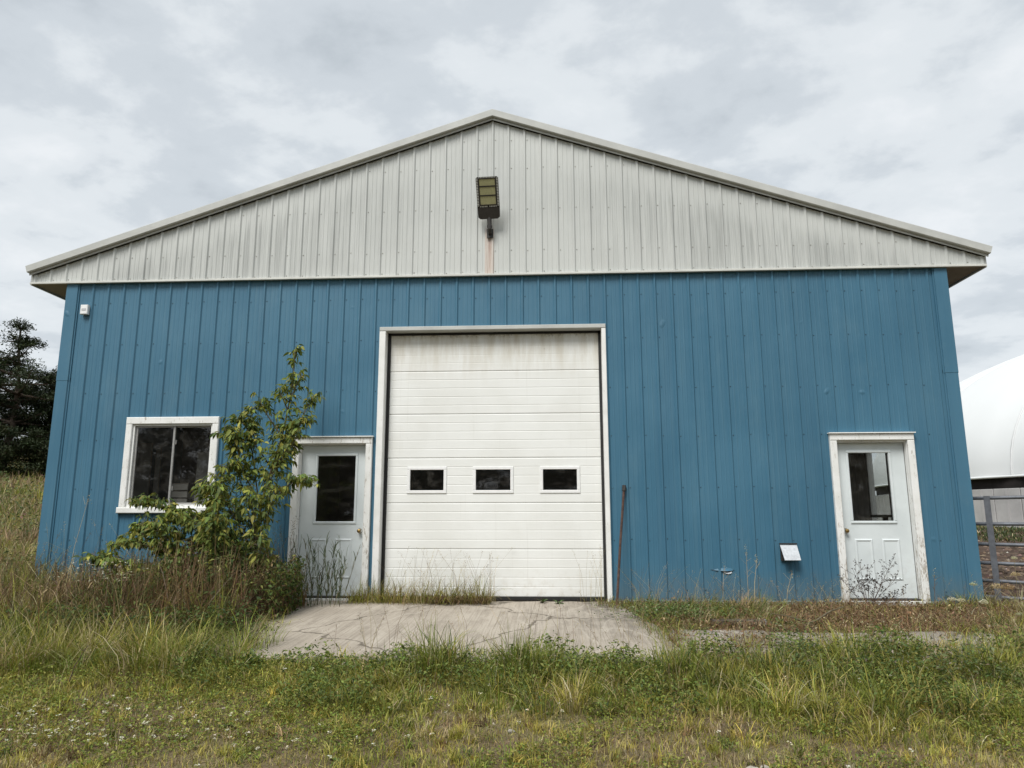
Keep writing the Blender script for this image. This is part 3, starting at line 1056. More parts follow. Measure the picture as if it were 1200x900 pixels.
# ------------------------------------------------------------------ what shows dimly through the panes
hs = empty('hanging_sheet', (11.22, 1.0, 0.0))
tag(hs, 'pale sheet hanging inside, seen through the right entry door', 'sheet')
m_ = MB()
fold = [(-0.2 + 0.4 * i / 24, 0.025 * math.sin(i * 1.3) + .01 * math.sin(i * 2.9)) for i in range(25)]
m_.add([(a, b, z) for z in (0.95, 2.3) for a, b in fold], [(i, i + 1, 26 + i, 25 + i) for i in range(24)])
m_.build('cloth', M['inner_pale'], hs, True)
MB().tube([(-0.3, 0, 2.31), (0.35, 0, 2.31)], 0.012, 8).build('rail', M['dark_metal'], hs)
tb = empty('work_bench', (11.45, 1.7, 0.0))
tag(tb, 'low bench inside, below the side window seen through the right door', 'bench')
MB().box(-0.9, 0.65, -0.3, 0.3, 1.02, 1.06).build('top', M['inner_pale'], tb)
for a, b in ((-0.85, -.25), (-.85, .25), (.6, -.25), (.6, .25)):
    MB().box(a - .03, a + .03, b - .03, b + .03, 0.0, 1.019).build('leg', M['inner'], tb)
for (x_, y_, w_, z0_, z1_, lab) in ((0.82, 0.8, 0.15, 0.0, 2.13, 'pale upright board inside, behind the left pane of the window'), (1.08, 0.8, 0.035, 0.0, 2.05, 'narrow pale post inside, behind the left pane of the window'),
                                    (1.86, 0.7, 0.13, 0.0, 1.98, 'pale upright board inside, behind the right pane of the window')):
    bo = empty('stored_board', (x_, y_, 0))
    tag(bo, lab, 'board', 'boards stored inside the left room')
    MB().bbox(-w_, w_, -0.02, 0.02, z0_ + .002, z1_, .004).build('board_face', M['inner_pale'], bo)
cb = empty('slatted_crate', (1.52, 0.75, 1.08))
tag(cb, 'slatted crate standing inside the window, low in the right pane', 'crate')
for q_ in range(4):
    MB().bbox(-0.13, 0.13, -0.12, -0.1, 0.03 + q_ * .105, 0.115 + q_ * .105, .004).build('slat', M['inner_pale'], cb)
MB().box(-0.13, 0.13, -0.098, 0.12, 0.0, 0.45).build('body', M['inner'], cb)
st_ = empty('inner_table', (1.3, 0.75, 0))
tag(st_, 'dark table inside the window that carries the crate', 'table')
MB().box(-0.6, 0.45, -0.14, 0.3, 1.03, 1.079).build('top', M['inner'], st_)
for a, b in ((-.55, -.1), (-.55, .26), (.4, -.1), (.4, .26)):
    MB().box(a - .025, a + .025, b - .025, b + .025, 0.0, 1.029).build('leg', M['inner'], st_)

# ------------------------------------------------------------------ things fixed to or standing by the barn
# floodlight: tilted head on a knuckle arm
fl = empty('floodlight', (6.086, -0.051, 4.93))
tag(fl, 'dark floodlight with three yellowed lenses high on the white gable', 'floodlight')
hd_dir = Vector((-0.03, -0.47, 0.88)).normalized()       # along the head, upwards and out
hd_x = Vector((1, 0, 0.03)).normalized()
hd_n = hd_x.cross(hd_dir).normalized()                   # lens normal
if hd_n.y > 0:
    hd_n = -hd_n
org = Vector((-0.005, -0.10, 0.215))
HS = 0.83


def hbox(mb, a0, a1, l0, l1, n0, n1):
    vs = []
    for n in (n0, n1):
        for a, l in ((a0, l0), (a1, l0), (a1, l1), (a0, l1)):
            vs.append(org + hd_x * a + hd_dir * (l * HS) + hd_n * n)
    mb.add(vs, [(0, 3, 2, 1), (4, 5, 6, 7), (0, 1, 5, 4), (1, 2, 6, 5), (2, 3, 7, 6), (3, 0, 4, 7)])


def hpoly(mb, pts, n0, n1):
    k_ = len(pts)
    vs = [org + hd_x * a + hd_dir * (l * HS) + hd_n * n0 for a, l in pts] + [org + hd_x * a + hd_dir * (l * HS) + hd_n * n1 for a, l in pts]
    fs = [tuple(range(k_))[::-1], tuple(range(k_, 2 * k_))] + [(i, (i + 1) % k_, k_ + (i + 1) % k_, k_ + i) for i in range(k_)]
    mb.add(vs, fs)


m_ = MB()
hpoly(m_, [(-0.15, 0.03), (-0.12, 0.0), (0.12, 0.0), (0.15, 0.03), (0.155, 0.19), (-0.155, 0.19)], -0.055, 0.012)
m_.build('driver_housing', M['dark_metal'], fl)
m_ = MB()
hpoly(m_, [(-0.155, 0.192), (0.155, 0.192), (0.155, 0.665), (0.135, 0.685), (-0.135, 0.685), (-0.155, 0.665)], -0.05, 0.0)
m_.build('head_plate', M['dark_metal'], fl)
fm = MB()
for l0, l1 in ((0.225, 0.238), (0.374, 0.394), (0.522, 0.542), (0.65, 0.664)):
    hbox(fm, -0.123, 0.123, l0, l1, 0.0005, 0.014)
hbox(fm, -0.124, -0.108, 0.2385, 0.6495, 0.0005, 0.0135)
hbox(fm, 0.108, 0.124, 0.2385, 0.6495, 0.0005, 0.0135)
fm.build('lens_frame', M['dark_metal'], fl)
for l0 in (0.239, 0.395, 0.543):
    q = MB()
    hbox(q, -0.1075, 0.1075, l0, l0 + (0.134 if l0 < 0.3 else (0.126 if l0 < .5 else 0.106)), 0.0005, 0.009)
    q.build('lens', M['lens'], fl)
fn = MB()
for i in range(18):
    l = 0.215 + i * 0.0255
    for s in (-1, 1):
        hbox(fn, s * 0.139 - 0.011, s * 0.139 + 0.011, l, l + 0.013, 0.0005, 0.006)
for i in range(11):
    a = -0.115 + i * 0.0215
    if i != 5:
        hbox(fn, a, a + 0.013, 0.197, 0.219, 0.0005, 0.006)
    hbox(fn, a, a + 0.013, 0.668, 0.681, 0.0005, 0.006)
tag(fn.build('cooling_fins', M['fins'], fl), kind='stuff')
arm = MB()
p0 = org + hd_dir * 0.02 + hd_n * -0.02
arm.tube([(0, 0.0, 0.035), (0, -0.07, 0.04), (0.0, -0.085, 0.07), tuple(p0)], [0.028, 0.028, 0.03, 0.032], 10)
arm.tube([(-0.035, -0.09, 0.11), (0.035, -0.09, 0.11)], 0.02, 8)
arm.box(-0.045, 0.045, -0.018, 0.0, -0.03, 0.10)
arm.build('bracket_arm', M['dark_metal'], fl)

# white sensor box under the eave
sb = empty('sensor_box', (0.285, -0.02, 3.885))
tag(sb, 'small white box fixed high on the blue wall near its corner', 'box')
MB().bbox(-0.055, 0.055, -0.05, 0.0, 0.0, 0.14, 0.008).build('case', M['white'], sb)
MB().box(-0.03, 0.03, -0.054, -0.0505, 0.055, 0.085).build('cover_slot', mat_plain('grey_plastic', (0.45, 0.45, 0.46), 0.5), sb)
MB().tube([(0.0, -0.02, 0.0), (0.004, -0.02, -0.02)], 0.006, 6).build('cable_gland', M['dark_metal'], sb)

# vent hood
vh = empty('vent_hood', (9.915, -0.02, 0.49))
tag(vh, 'galvanised vent hood with a tilted flap on the blue wall', 'vent')
m_ = MB()
m_.add([(-0.105, -0.02, 0.2), (0.105, -0.02, 0.2), (0.115, -0.115, 0.012), (-0.085, -0.115, 0.012), (-0.105, -0.008, 0.2), (0.105, -0.008, 0.2), (0.115, -0.103, 0.005), (-0.085, -0.103, 0.005)],
       [(0, 3, 2, 1), (4, 5, 6, 7), (0, 1, 5, 4), (3, 7, 6, 2), (0, 4, 7, 3), (1, 2, 6, 5)])
m_.build('flap', M['galv'], vh)
MB().box(-0.11, 0.11, -0.03, 0.0, 0.203, 0.218).box(-0.1, 0.1, -0.012, 0.0, 0.0, 0.2).build('back_plate', M['dark_metal'], vh)
MB().tube([(0.0, 0.0, 0.075), (0.0, -0.028, 0.07)], 0.06, 12).build('duct_collar', M['dark_metal'], vh)

# torn steel lip low on the wall
tl = empty('torn_flap', (9.09, 0, 0.352))
tag(tl, 'torn bent lip of blue steel low on the wall, left of the vent', 'torn steel')
m_ = MB()
m_.add([(-0.13, -0.004, 0.016), (-0.05, -0.02, 0.010), (0.04, -0.034, 0.006), (0.12, -0.012, 0.014), (0.11, -0.004, 0.034), (0.05, -0.0035, 0.05), (-0.03, -0.0035, 0.046), (-0.1, -0.0035, 0.028)],
       [(0, 1, 7), (1, 2, 6, 7), (2, 3, 4, 5, 6)])
m_.build('bent_lip', M['blue'], tl)
m_ = MB()
m_.add([(-0.17, -0.0035, 0.022), (-0.1, -0.0035, 0.004), (0.0, -0.0035, -0.008), (0.10, -0.0035, 0.002), (0.145, -0.0035, 0.018), (0.05, -0.0035, 0.022)], [(0, 1, 2, 3, 4, 5)])
m_.build('gash', M['black'], tl)
m_ = MB()
m_.add([(0.0, -0.004, -0.009), (0.11, -0.004, -0.001), (0.09, -0.016, -0.022), (0.03, -0.014, -0.026)], [(0, 3, 2, 1)])
m_.build('bare_edge', M['galv'], tl)

# rusty rod leaning by the overhead door
rod = empty('iron_rod', (7.70, -0.30, -0.03))
tag(rod, 'rusty iron rod leaning on the wall right of the overhead door', 'rod')
MB().tube([(0, 0, 0), (0.075, 0.12, 0.75), (0.15, 0.245, 1.40)], 0.016, 8).build('shaft', M['rust'], rod)
MB().tube([(0.1505, 0.2455, 1.402), (0.158, 0.26, 1.475)], 0.026, 8).build('head', M['dark_metal'], rod)

# tubular gate beyond the right corner
gate = empty('farm_gate', (12.30, 0.32, 0.0))
tag(gate, 'grey tubular steel farm gate beside the right corner of the barn', 'gate')
gd = Vector((0.80, -0.60, 0.0))
for z, dz in ((1.27, 0.035), (0.945, -0.004), (0.69, -0.02), (0.455, -0.028), (0.235, -0.03), (0.035, -0.02)):
    g_ = MB()
    p = [Vector((0, 0, z)) + gd * t_ + Vector((0, 0, dz * t_ * 0.35)) for t_ in np.linspace(-0.1, 4.3, 9)]
    g_.tube(p, 0.0225, 10)
    g_.build('rail', M['gate'], gate, smooth=True)
for t_ in (0.30, 2.2, 4.25):
    c0 = gd * t_
    g_ = MB()
    a = gd * 0.034
    b = Vector((gd.y, -gd.x, 0)) * 0.012
    off = Vector((gd.y, -gd.x, 0)) * 0.034
    vs = []
    for z in (0.0, 1.30):
        for sa, sb_ in ((-1, -1), (1, -1), (1, 1), (-1, 1)):
            vs.append(c0 + a * sa + b * sb_ + off + Vector((0, 0, z)))
    g_.add(vs, [(3, 2, 1, 0), (4, 5, 6, 7), (0, 1, 5, 4), (1, 2, 6, 5), (2, 3, 7, 6), (3, 0, 4, 7)])
    g_.build('stile', M['gate'], gate)

# ------------------------------------------------------------------ white dome beyond the yard
DC = Vector((50.0, 32.0, 0.55))
DR = 23.0
dome = empty('fabric_dome', DC)
tag(dome, 'large white fabric dome on a low panelled wall behind the gate', 'dome')
NS, NT_ = 160, 26
seams = 20
V = []
for j in range(NT_ + 1):
    t_ = j / NT_ * math.pi / 2
    for i in range(NS):
        a = 2 * math.pi * i / NS
        ph_ = (a * seams / (2 * math.pi)) % 1.0
        bil = 1 - 0.012 * (abs(ph_ - 0.5) * 2) ** 6
        rr = DR * math.cos(t_) ** 0.9 * bil
        V.append((rr * math.cos(a), rr * math.sin(a), 2.2 + 9.7 * math.sin(t_) * (0.99 + 0.01 * bil)))
F = []
for j in range(NT_):
    for i in range(NS):
        F.append((j * NS + i, j * NS + (i + 1) % NS, (j + 1) * NS + (i + 1) % NS, (j + 1) * NS + i))
fast_mesh('cover', np.array(V), np.array(F), M['fabric'], parent=dome, nper=4)
dome.children[0].data.polygons.foreach_set('use_smooth', np.ones(len(F), bool))
ring = MB()
n = 96
for (r_, z0, z1, mat, nm) in ((DR - 0.35, 1.5, 2.21, M['gap'], 'shadow_gap'),):
    vs = [(r_ * math.cos(2 * math.pi * i / n), r_ * math.sin(2 * math.pi * i / n), z) for z in (z0, z1) for i in range(n)]
    MB().add(vs, [(i, (i + 1) % n, n + (i + 1) % n, n + i) for i in range(n)]).build(nm, mat, dome)
sm = mat_plain('membrane_seam', (0.6, 0.61, 0.61), 0.6, 0.05, 0.4)
for k_ in range(seams):
    a = 2 * math.pi * k_ / seams
    q = []
    for j in range(NT_ + 1):
        t_ = j / NT_ * math.pi / 2 * .985
        rr = DR * math.cos(t_) ** 0.9 * 0.989
        q.append((rr * math.cos(a), rr * math.sin(a), 2.2 + 9.7 * math.sin(t_) * 1.0))
    MB().tube(q, 0.055, 5, False).build('seam', sm, dome, True)
hem = MB()
hem.tube([((DR + .02) * math.cos(2 * math.pi * i / n), (DR + .02) * math.sin(2 * math.pi * i / n), 2.2) for i in range(n + 1)], 0.06, 6, False)
hem.build('hem', M['fabric'], dome, smooth=True)
# low wall of upright panels (those turned to the gate)
pm = None
npan = 104
pw = 2 * math.pi * (DR - 0.15) / npan
for i in range(npan):
    a = 2 * math.pi * i / npan
    if pm is None:
        mp_ = MB().bbox(-pw / 2 + .02, pw / 2 - .02, -0.04, 0.04, -0.5, 1.66, 0.02)
        mp_.box(-0.05, 0.05, -0.07, -0.0405, -0.5, 1.62)
        o_ = mp_.build('wall_panel', M['panel'], dome)
        pm = o_.data
    else:
        o_ = bpy.data.objects.new('wall_panel', pm)
        COL.objects.link(o_)
        o_.parent = dome
    o_.location = ((DR - 0.15) * math.cos(a), (DR - 0.15) * math.sin(a), 0)
    o_.rotation_euler = (0, 0, a + math.pi / 2)
MB().tube([(-17.6, -14.9, 2.25), (-17.5, -15.6, 1.0), (-17.3, -16.0, -0.2)], 0.04, 5).build('guy_strap', M['black'], dome)


# ------------------------------------------------------------------ vegetation generators
def pal(cols, wts, n, var=0.22):
    cols = np.array(cols)
    w = np.array(wts, float)
    pick = rng.choice(len(cols), n, p=w / w.sum())
    c = cols[pick] * (1 + rng.normal(0, var, (n, 1))) * (1 + rng.normal(0, 0.05, (n, 3)))
    return np.clip(c, 0.008, 0.8)


def blades(P, az, h, bend, w, col, segs=2):
    """P (n,3) roots, az lean azimuth, h length, bend 0..1.4, w width, col (n,3)"""
    n = len(P)
    d = np.stack([np.cos(az), np.sin(az), np.zeros(n)], -1)
    wa = az + np.pi / 2 + rng.normal(0, 0.7, n)
    wv = np.stack([np.cos(wa), np.sin(wa), np.zeros(n)], -1) * (w / 2)[:, None]
    up = np.array([0, 0, 1.0])

    def pos(t):
        ang = bend * t            # leaning grows along the blade
        # integrate approx: horizontal ~ sin, vertical ~ cos of mean angle
        m = ang * 0.62
        return P + d * (h * t * np.sin(m))[:, None] + up * (h * t * np.cos(m))[:, None]
    if segs == 1:
        tip = pos(1.0)
        V = np.stack([P - wv, P + wv, tip], 1).reshape(-1, 3)
        F = np.arange(3 * n).reshape(n, 3)
        C = np.repeat(col, 3, 0)
        return V, F, C
    if segs == 2:
        mid, tip = pos(0.55), pos(1.0)
        V = np.stack([P - wv, P + wv, mid + wv * 0.85, mid - wv * 0.85, tip], 1).reshape(-1, 3)
        b = np.arange(n)[:, None] * 5
        F = np.concatenate([b + [0, 1, 2], b + [0, 2, 3], b + [3, 2, 4]], 0)
        return V, F, np.repeat(col, 5, 0)
    m1, m2, tip = pos(0.38), pos(0.72), pos(1.0)
    V = np.stack([P - wv, P + wv, m1 + wv, m1 - wv, m2 + wv * .7, m2 - wv * .7, tip], 1).reshape(-1, 3)
    b = np.arange(n)[:, None] * 7
    F = np.concatenate([b + [0, 1, 2], b + [0, 2, 3], b + [3, 2, 4], b + [3, 4, 5], b + [5, 4, 6]], 0)
    return V, F, np.repeat(col, 7, 0)


def leaves(P, az, pitch, L, w, col, fold=0.25):
    """four-point folded leaf: base, two sides, tip (n,..); pitch = elevation of leaf axis"""
    n = len(P)
    ax = np.stack([np.cos(az) * np.cos(pitch), np.sin(az) * np.cos(pitch), np.sin(pitch)], -1)
    sd_ = np.stack([-np.sin(az), np.cos(az), np.zeros(n)], -1)
    roll = rng.normal(0, 0.45, n)
    nn = np.cross(sd_, ax)
    nn = np.where(nn[:, 2:3] < 0, -nn, nn)
    sv = sd_ * np.cos(roll)[:, None] + nn * np.sin(roll)[:, None]
    nv = np.cross(ax, sv)
    mid = P + ax * (L * 0.45)[:, None]
    lift = nv * (w * fold)[:, None]
    tip = P + ax * L[:, None] - np.array([0, 0, 1.0]) * (L * 0.12)[:, None]
    V = np.stack([P, mid + sv * (w / 2)[:, None] + lift, tip, mid - sv * (w / 2)[:, None] + lift], 1).reshape(-1, 3)
    b = np.arange(n)[:, None] * 4
    F = np.concatenate([b + [0, 1, 2], b + [0, 2, 3]], 0)
    return V, F, np.repeat(col, 4, 0)


class Bag:
    def __init__(self):
        self.p = []
        self.o = 0

    def add(self, vfc):
        V, F, C = vfc
        self.p.append((V, F + self.o, C))
        self.o += len(V)
        return self

    def build(self, name, mat, parent=None):
        V = np.concatenate([a[0] for a in self.p])
        F = np.concatenate([a[1] for a in self.p])
        C = np.concatenate([a[2] for a in self.p])
        if parent is not None:
            V = V - np.array(parent.location)
        return fast_mesh(name, V, F, mat, C, parent)


def on_ground(x, y, sink=0.01):
    return np.stack([x, y, gz(x, y) - sink], -1)


def in_apron(x, y):
    return (x > 3.95) & (x < 7.9) & (y > -3.28) & (y < 0.2)


def in_walk(x, y):
    on = (x > 8.06) & (x < 11.15) & (y > -2.8) & (y < -1.95)
    return on & (fbm(x, y, 2.4, 66) + 0.16 * np.exp(-((x - 10.6) / .5) ** 2) + .10 * np.exp(-((x - 8.3) / .4) ** 2) > 0.47)


def U(n, a, b):
    return rng.uniform(a, b, n)


def tubes_stems(pts0, pts1, r, col):
    """very thin straight stems as crossed slivers (n)"""
    n = len(pts0)
    outV, outF, outC = [], [], []
    for k_, ang in enumerate((0.3, 1.87)):
        wv = np.array([math.cos(ang), math.sin(ang), 0]) * 1.0
        V = np.stack([pts0 - wv * r[:, None], pts0 + wv * r[:, None], pts1 + wv * r[:, None] * .6, pts1 - wv * r[:, None] * .6], 1).reshape(-1, 3)
        b = np.arange(n)[:, None] * 4 + k_ * 4 * n
        outV.append(V)
        outF.append(np.concatenate([b + [0, 1, 2], b + [0, 2, 3]], 0))
        outC.append(np.repeat(col, 4, 0))
    return np.concatenate(outV), np.concatenate(outF), np.concatenate(outC)


def seed_stems(bag, x, y, h, col_s, col_h, head=0.09, lean=0.22, z=None, nseed=10, r=0.0016, spread=0.012, sz=0.012):
    """grass stalks with feathery seed heads"""
    n = len(x)
    P0 = on_ground(x, y) if z is None else np.stack([x, y, z], -1)
    az = U(n, 0, 2 * np.pi)
    l1 = np.abs(rng.normal(lean, 0.12, n))
    d = np.stack([np.cos(az), np.sin(az), np.zeros(n)], -1)
    Pm = P0 + d * (h * 0.45 * l1 * 0.5)[:, None] + np.array([0, 0, 1.0]) * (h * 0.55)[:, None]
    P1 = Pm + d * (h * 0.45 * l1 * 1.6)[:, None] + np.array([0, 0, 1.0]) * (h * 0.45)[:, None]
    rr = np.full(n, r)
    bag.add(tubes_stems(P0, Pm, rr, col_s))
    bag.add(tubes_stems(Pm, P1, rr * 0.7, col_s))
    m = n * nseed
    t_ = U(m, 0, 1)
    A = np.repeat(P1 - (P1 - Pm) / np.maximum(np.linalg.norm(P1 - Pm, axis=1), 1e-4)[:, None] * head, nseed, 0)
    B = np.repeat(P1, nseed, 0)
    Q = A + (B - A) * t_[:, None] + rng.normal(0, spread, (m, 3)) * np.array([1, 1, .5])
    bag.add(leaves(Q, U(m, 0, 6.28), U(m, 0.3, 1.4), U(m, sz * .7, sz * 1.5), U(m, sz * .3, sz * .55), np.repeat(col_h, nseed, 0)))


GREEN = [(0.175, 0.210, 0.040), (0.245, 0.258, 0.050), (0.092, 0.128, 0.036), (0.315, 0.305, 0.062)]
YEL = [(0.43, 0.375, 0.085), (0.36, 0.335, 0.070), (0.48, 0.40, 0.135)]
STRAW = [(0.42, 0.34, 0.18), (0.33, 0.26, 0.13), (0.50, 0.43, 0.27)]
BROWN = [(0.16, 0.10, 0.055), (0.21, 0.13, 0.07), (0.11, 0.075, 0.045)]
LAWN_C = GREEN + YEL + STRAW + BROWN

# ------------------------------------------------------------------ lawn
bag = Bag()


def lawn_pts(N, p=1.15):
    x = U(N, -0.5, 14.0)
    y = -3.25 - (U(N, 0, 1) ** p) * 3.3
    vis = np.abs(x - 6.7) < 1.6 + 0.78 * (y + 9.6)      # full density in view, thinner outside
    keep = vis | (U(N, 0, 1) < 0.25)
    return x[keep], y[keep]


def lawn_tone(x, y):
    return fbm(x, y, 0.9, 21) * 0.75 + fbm(x, y, 3.4, 22) * 0.25 + 0.09 * sstep(x, 6.0, 9) * sstep(y, -4.2, -5.0) + 0.07 * sstep(x, 5.2, 4.0) * sstep(y, -4.3, -4.8) - 0.10 * sstep(y, -4.5, -3.8)


def lawn_col(x, y, jit):
    N = len(x)
    d = lawn_tone(x, y) + U(N, -jit, jit)
    cg, cy, cs = pal(GREEN, [3, 3, 1, 2], N), pal(YEL, [3, 3, 2], N), pal(STRAW + BROWN, [3, 3, 1, 1, 1, 0.5], N)
    return np.where((d < 0.46)[:, None], cg, np.where((d < 0.66)[:, None], cy, cs))


x, y = lawn_pts(215000)
N = len(x)
hh = U(N, 0.02, 0.07) * (0.6 + 0.9 * fbm(x, y, 2.3, 5)) * (1 + 0.7 * sstep(y, -4.3, -3.5))
bag.add(blades(on_ground(x, y), U(N, 0, 6.28), hh, U(N, 0.2, 2.2), U(N, 0.0028, 0.0058), lawn_col(x, y, 0.25), 2))
# small tufts that share one tone and lean
x, y = lawn_pts(7000, 1.0)
k_ = fbm(x, y, 2.6, 25) + U(len(x), -.15, .15) > 0.47
tx, ty = x[k_], y[k_]
per = 18
n = len(tx)
tc_ = lawn_col(tx, ty, 0.2)
x, y = np.repeat(tx, per) + rng.normal(0, .018, n * per), np.repeat(ty, per) + rng.normal(0, .018, n * per)
hh = np.repeat(U(n, .05, .13), per) * U(n * per, .5, 1.1)
bag.add(blades(on_ground(x, y), np.repeat(U(n, 0, 6.28), per) + rng.normal(0, 1.2, n * per), hh, U(n * per, .2, 2.0), U(n * per, .0035, .0075), np.clip(np.repeat(tc_, per, 0) * (1 + rng.normal(0, .16, (n * per, 1))), .01, .8), 2))
# loose straw lying on top
N = 9000
x, y = lawn_pts(N)
N = len(x)
P = on_ground(x, y)
P[:, 2] += U(N, 0.01, 0.05)
bag.add(blades(P, U(N, 0, 6.28), U(N, .04, .14), U(N, 2.0, 2.6), U(N, .002, .004), pal(STRAW, [2, 2, 1], N), 1))
tag(bag.build('lawn_grass', M['grass']), 'short patchy lawn grass, half dried, across the foreground', 'grass', kind='stuff')

# clover and small broad leaves in the lawn
bag = Bag()
N = 76000
x = U(N, 0.5, 12.5)
y = U(N, -5.6, -3.3)
m = fbm(x, y, 1.5, 33) + 0.16 * sstep(x, 6.6, 5.0) * sstep(y, -4.9, -4.1) - 0.12 * sstep(y, -4.6, -5.2)
k_ = m > 0.47
x, y = x[k_], y[k_]
N = len(x)
P = on_ground(x, y)
P[:, 2] += U(N, 0.01, 0.075) * (1 + 0.5 * sstep(y, -4.2, -3.5))
col = pal([(0.19, 0.235, 0.045), (0.26, 0.285, 0.058), (0.12, 0.17, 0.042), (0.34, 0.31, 0.09)], [3, 3, 2, 1.2], N)
bag.add(leaves(P, U(N, 0, 6.28), U(N, -0.3, 0.9), U(N, 0.012, 0.032), U(N, 0.008, 0.02), col))
tag(bag.build('clover_cover', M['leaf']), 'low yellow-green clover leaves spreading through the lawn', 'ground cover', kind='stuff')

# small white flowers in the lawn, lower left
bag = Bag()
cl = [(3.45, -4.75, .35, 34), (3.9, -4.85, .3, 26), (4.55, -4.75, .3, 22), (5.5, -4.9, .5, 16), (4.0, -4.45, .4, 12), (4.6, -3.7, .4, 8), (2.6, -3.4, .5, 20), (6.4, -4.4, .6, 12), (9.1, -3.8, .4, 12), (2.2, -2.1, .22, 46), (8.6, -4.9, .6, 6)]
for (cx_, cy_, s_, n_) in cl:
    x, y = rng.normal(cx_, s_, n_), rng.normal(cy_, s_ * 0.35, n_)
    P = on_ground(x, y)
    top = P.copy()
    top[:, 2] += U(n_, 0.05, 0.13) if n_ != 46 else U(n_, 0.5, 0.72)
    bag.add(tubes_stems(P, top, np.full(n_, 0.0012), pal([(0.1, 0.13, 0.04)], [1], n_)))
    for q in range(6):
        c = pal([(0.72, 0.70, 0.58), (0.62, 0.58, 0.42)], [3, 1], n_, 0.05)
        bag.add(leaves(top + rng.normal(0, 0.004, (n_, 3)), np.full(n_, q * 1.047) + U(n_, -.2, .2), U(n_, 0.0, 0.5), U(n_, 0.011, 0.02), U(n_, 0.008, 0.015), c))
tag(bag.build('white_flowers', M['leaf']), 'tiny white wildflowers scattered through the lawn and weeds', 'flowers', kind='stuff')

# ------------------------------------------------------------------ taller green grass along the front edge of the concrete
bag = Bag()


def tuft_field(bag, x0, x1, y0, y1, ntuft, per, hmin, hmax, cols, wts, bend=(0.3, 1.6), w=(0.003, 0.007), dens=None, spread=0.05, segs=3, hmod=None, azmean=None):
    tx, ty = U(ntuft, x0, x1), U(ntuft, y0, y1)
    if dens is not None:
        k_ = U(ntuft, 0, 1) < dens(tx, ty)
        tx, ty = tx[k_], ty[k_]
    n = len(tx)
    th = U(n, hmin, hmax)
    if hmod is not None:
        th = th * hmod(tx, ty)
    tcol = pal(cols, wts, n, 0.12)
    x = np.repeat(tx, per) + rng.normal(0, spread, n * per)
    y = np.repeat(ty, per) + rng.normal(0, spread, n * per)
    h = np.repeat(th, per) * U(n * per, 0.45, 1.1)
    c = np.repeat(tcol, per, 0) * (1 + rng.normal(0, 0.15, (n * per, 1)))
    drym = U(n * per, 0, 1) < 0.10
    c[drym] = pal(STRAW, [1, 1, 1], int(drym.sum()))
    out = np.arctan2(y - np.repeat(ty, per), x - np.repeat(tx, per)) + rng.normal(0, 0.6, n * per)
    if azmean is not None:
        out = azmean + rng.normal(0, 0.9, n * per)
    bag.add(blades(on_ground(x, y, 0.015), out, h, U(n * per, *bend), U(n * per, *w), np.clip(c, .008, .8), segs))


HM = lambda x, y: (0.35 + 1.5 * np.clip(fbm(x, y, 1.5, 44) - .15, 0, 1)) * (0.75 + 0.3 * sstep(x, 7.2, 9.0))
tuft_field(bag, 5.0, 12.8, -4.3, -3.34, 1000, 26, 0.12, 0.36, GREEN + YEL + STRAW, [3, 3, 2, 3, 1, 1, .4, .2, .3, .1], bend=(0.3, 2.2), w=(0.0035, 0.0085),
           dens=lambda x, y: 0.18 + 0.9 * sstep(fbm(x, y, 1.3, 41), 0.34, 0.58) * sstep(x, 4.8, 6.0), hmod=HM)
tuft_field(bag, 8.3, 13.0, -3.6, -2.7, 380, 26, 0.12, 0.34, GREEN + YEL + STRAW, [3, 3, 2, 3, 1, 1, .4, .4, .5, .2], bend=(0.3, 2.2), w=(0.0035, 0.0085),
           dens=lambda x, y: (0.25 + 0.75 * sstep(x, 8.4, 9.6)) * sstep(fbm(x, y, 1.6, 43), 0.3, 0.5))
tuft_field(bag, 7.2, 12.6, -4.95, -4.0, 620, 20, 0.07, 0.22, GREEN + YEL + STRAW, [3, 3, 2, 3, 2, 2, 1, .6, .8, .3], bend=(0.4, 2.3), w=(0.0035, 0.008),
           dens=lambda x, y: sstep(y - 0.28 * sstep(x, 9.5, 7.5), -5.05, -4.25) * sstep(x, 7.0, 8.6), hmod=lambda x, y: .55 + .9 * fbm(x, y, 1.8, 47))
tuft_field(bag, 2.4, 7.2, -4.7, -4.0, 330, 18, 0.05, 0.16, GREEN + YEL, [3, 3, 1, 3, 2, 2, 1], bend=(0.4, 2.3), w=(0.0035, 0.008), dens=lambda x, y: sstep(fbm(x, y, 1.6, 48), .4, .6))
tuft_field(bag, 3.8, 8.6, -3.5, -3.02, 210, 20, 0.06, 0.24, GREEN + YEL + STRAW, [3, 3, 2, 3, 1, 1, 1, .5, .5, .3], bend=(0.3, 2.2), w=(0.0035, 0.008),
           dens=lambda x, y: sstep(fbm(x, y * .5, 1.9, 52) - .55 * (y + 3.3), .42, .56))
tuft_field(bag, 3.7, 4.35, -3.3, -0.7, 120, 20, 0.08, 0.3, GREEN + YEL + STRAW + BROWN, [3, 3, 2, 1, 1, 1, 1, 1, 1, .3, 1, 1, 1], bend=(0.5, 2.3), w=(0.0035, 0.008),
           dens=lambda x, y: sstep(fbm(x, y, 1.9, 53) - .7 * (x - 3.9), .35, .5))
tuft_field(bag, 7.7, 8.3, -2.9, -0.4, 90, 18, 0.06, 0.2, GREEN + BROWN + STRAW, [2, 2, 2, 1, 2, 2, 1, 1, 1, .3], bend=(0.5, 2.4), w=(0.003, 0.007), dens=lambda x, y: sstep(fbm(x, y, 2.2, 54), .4, .55))
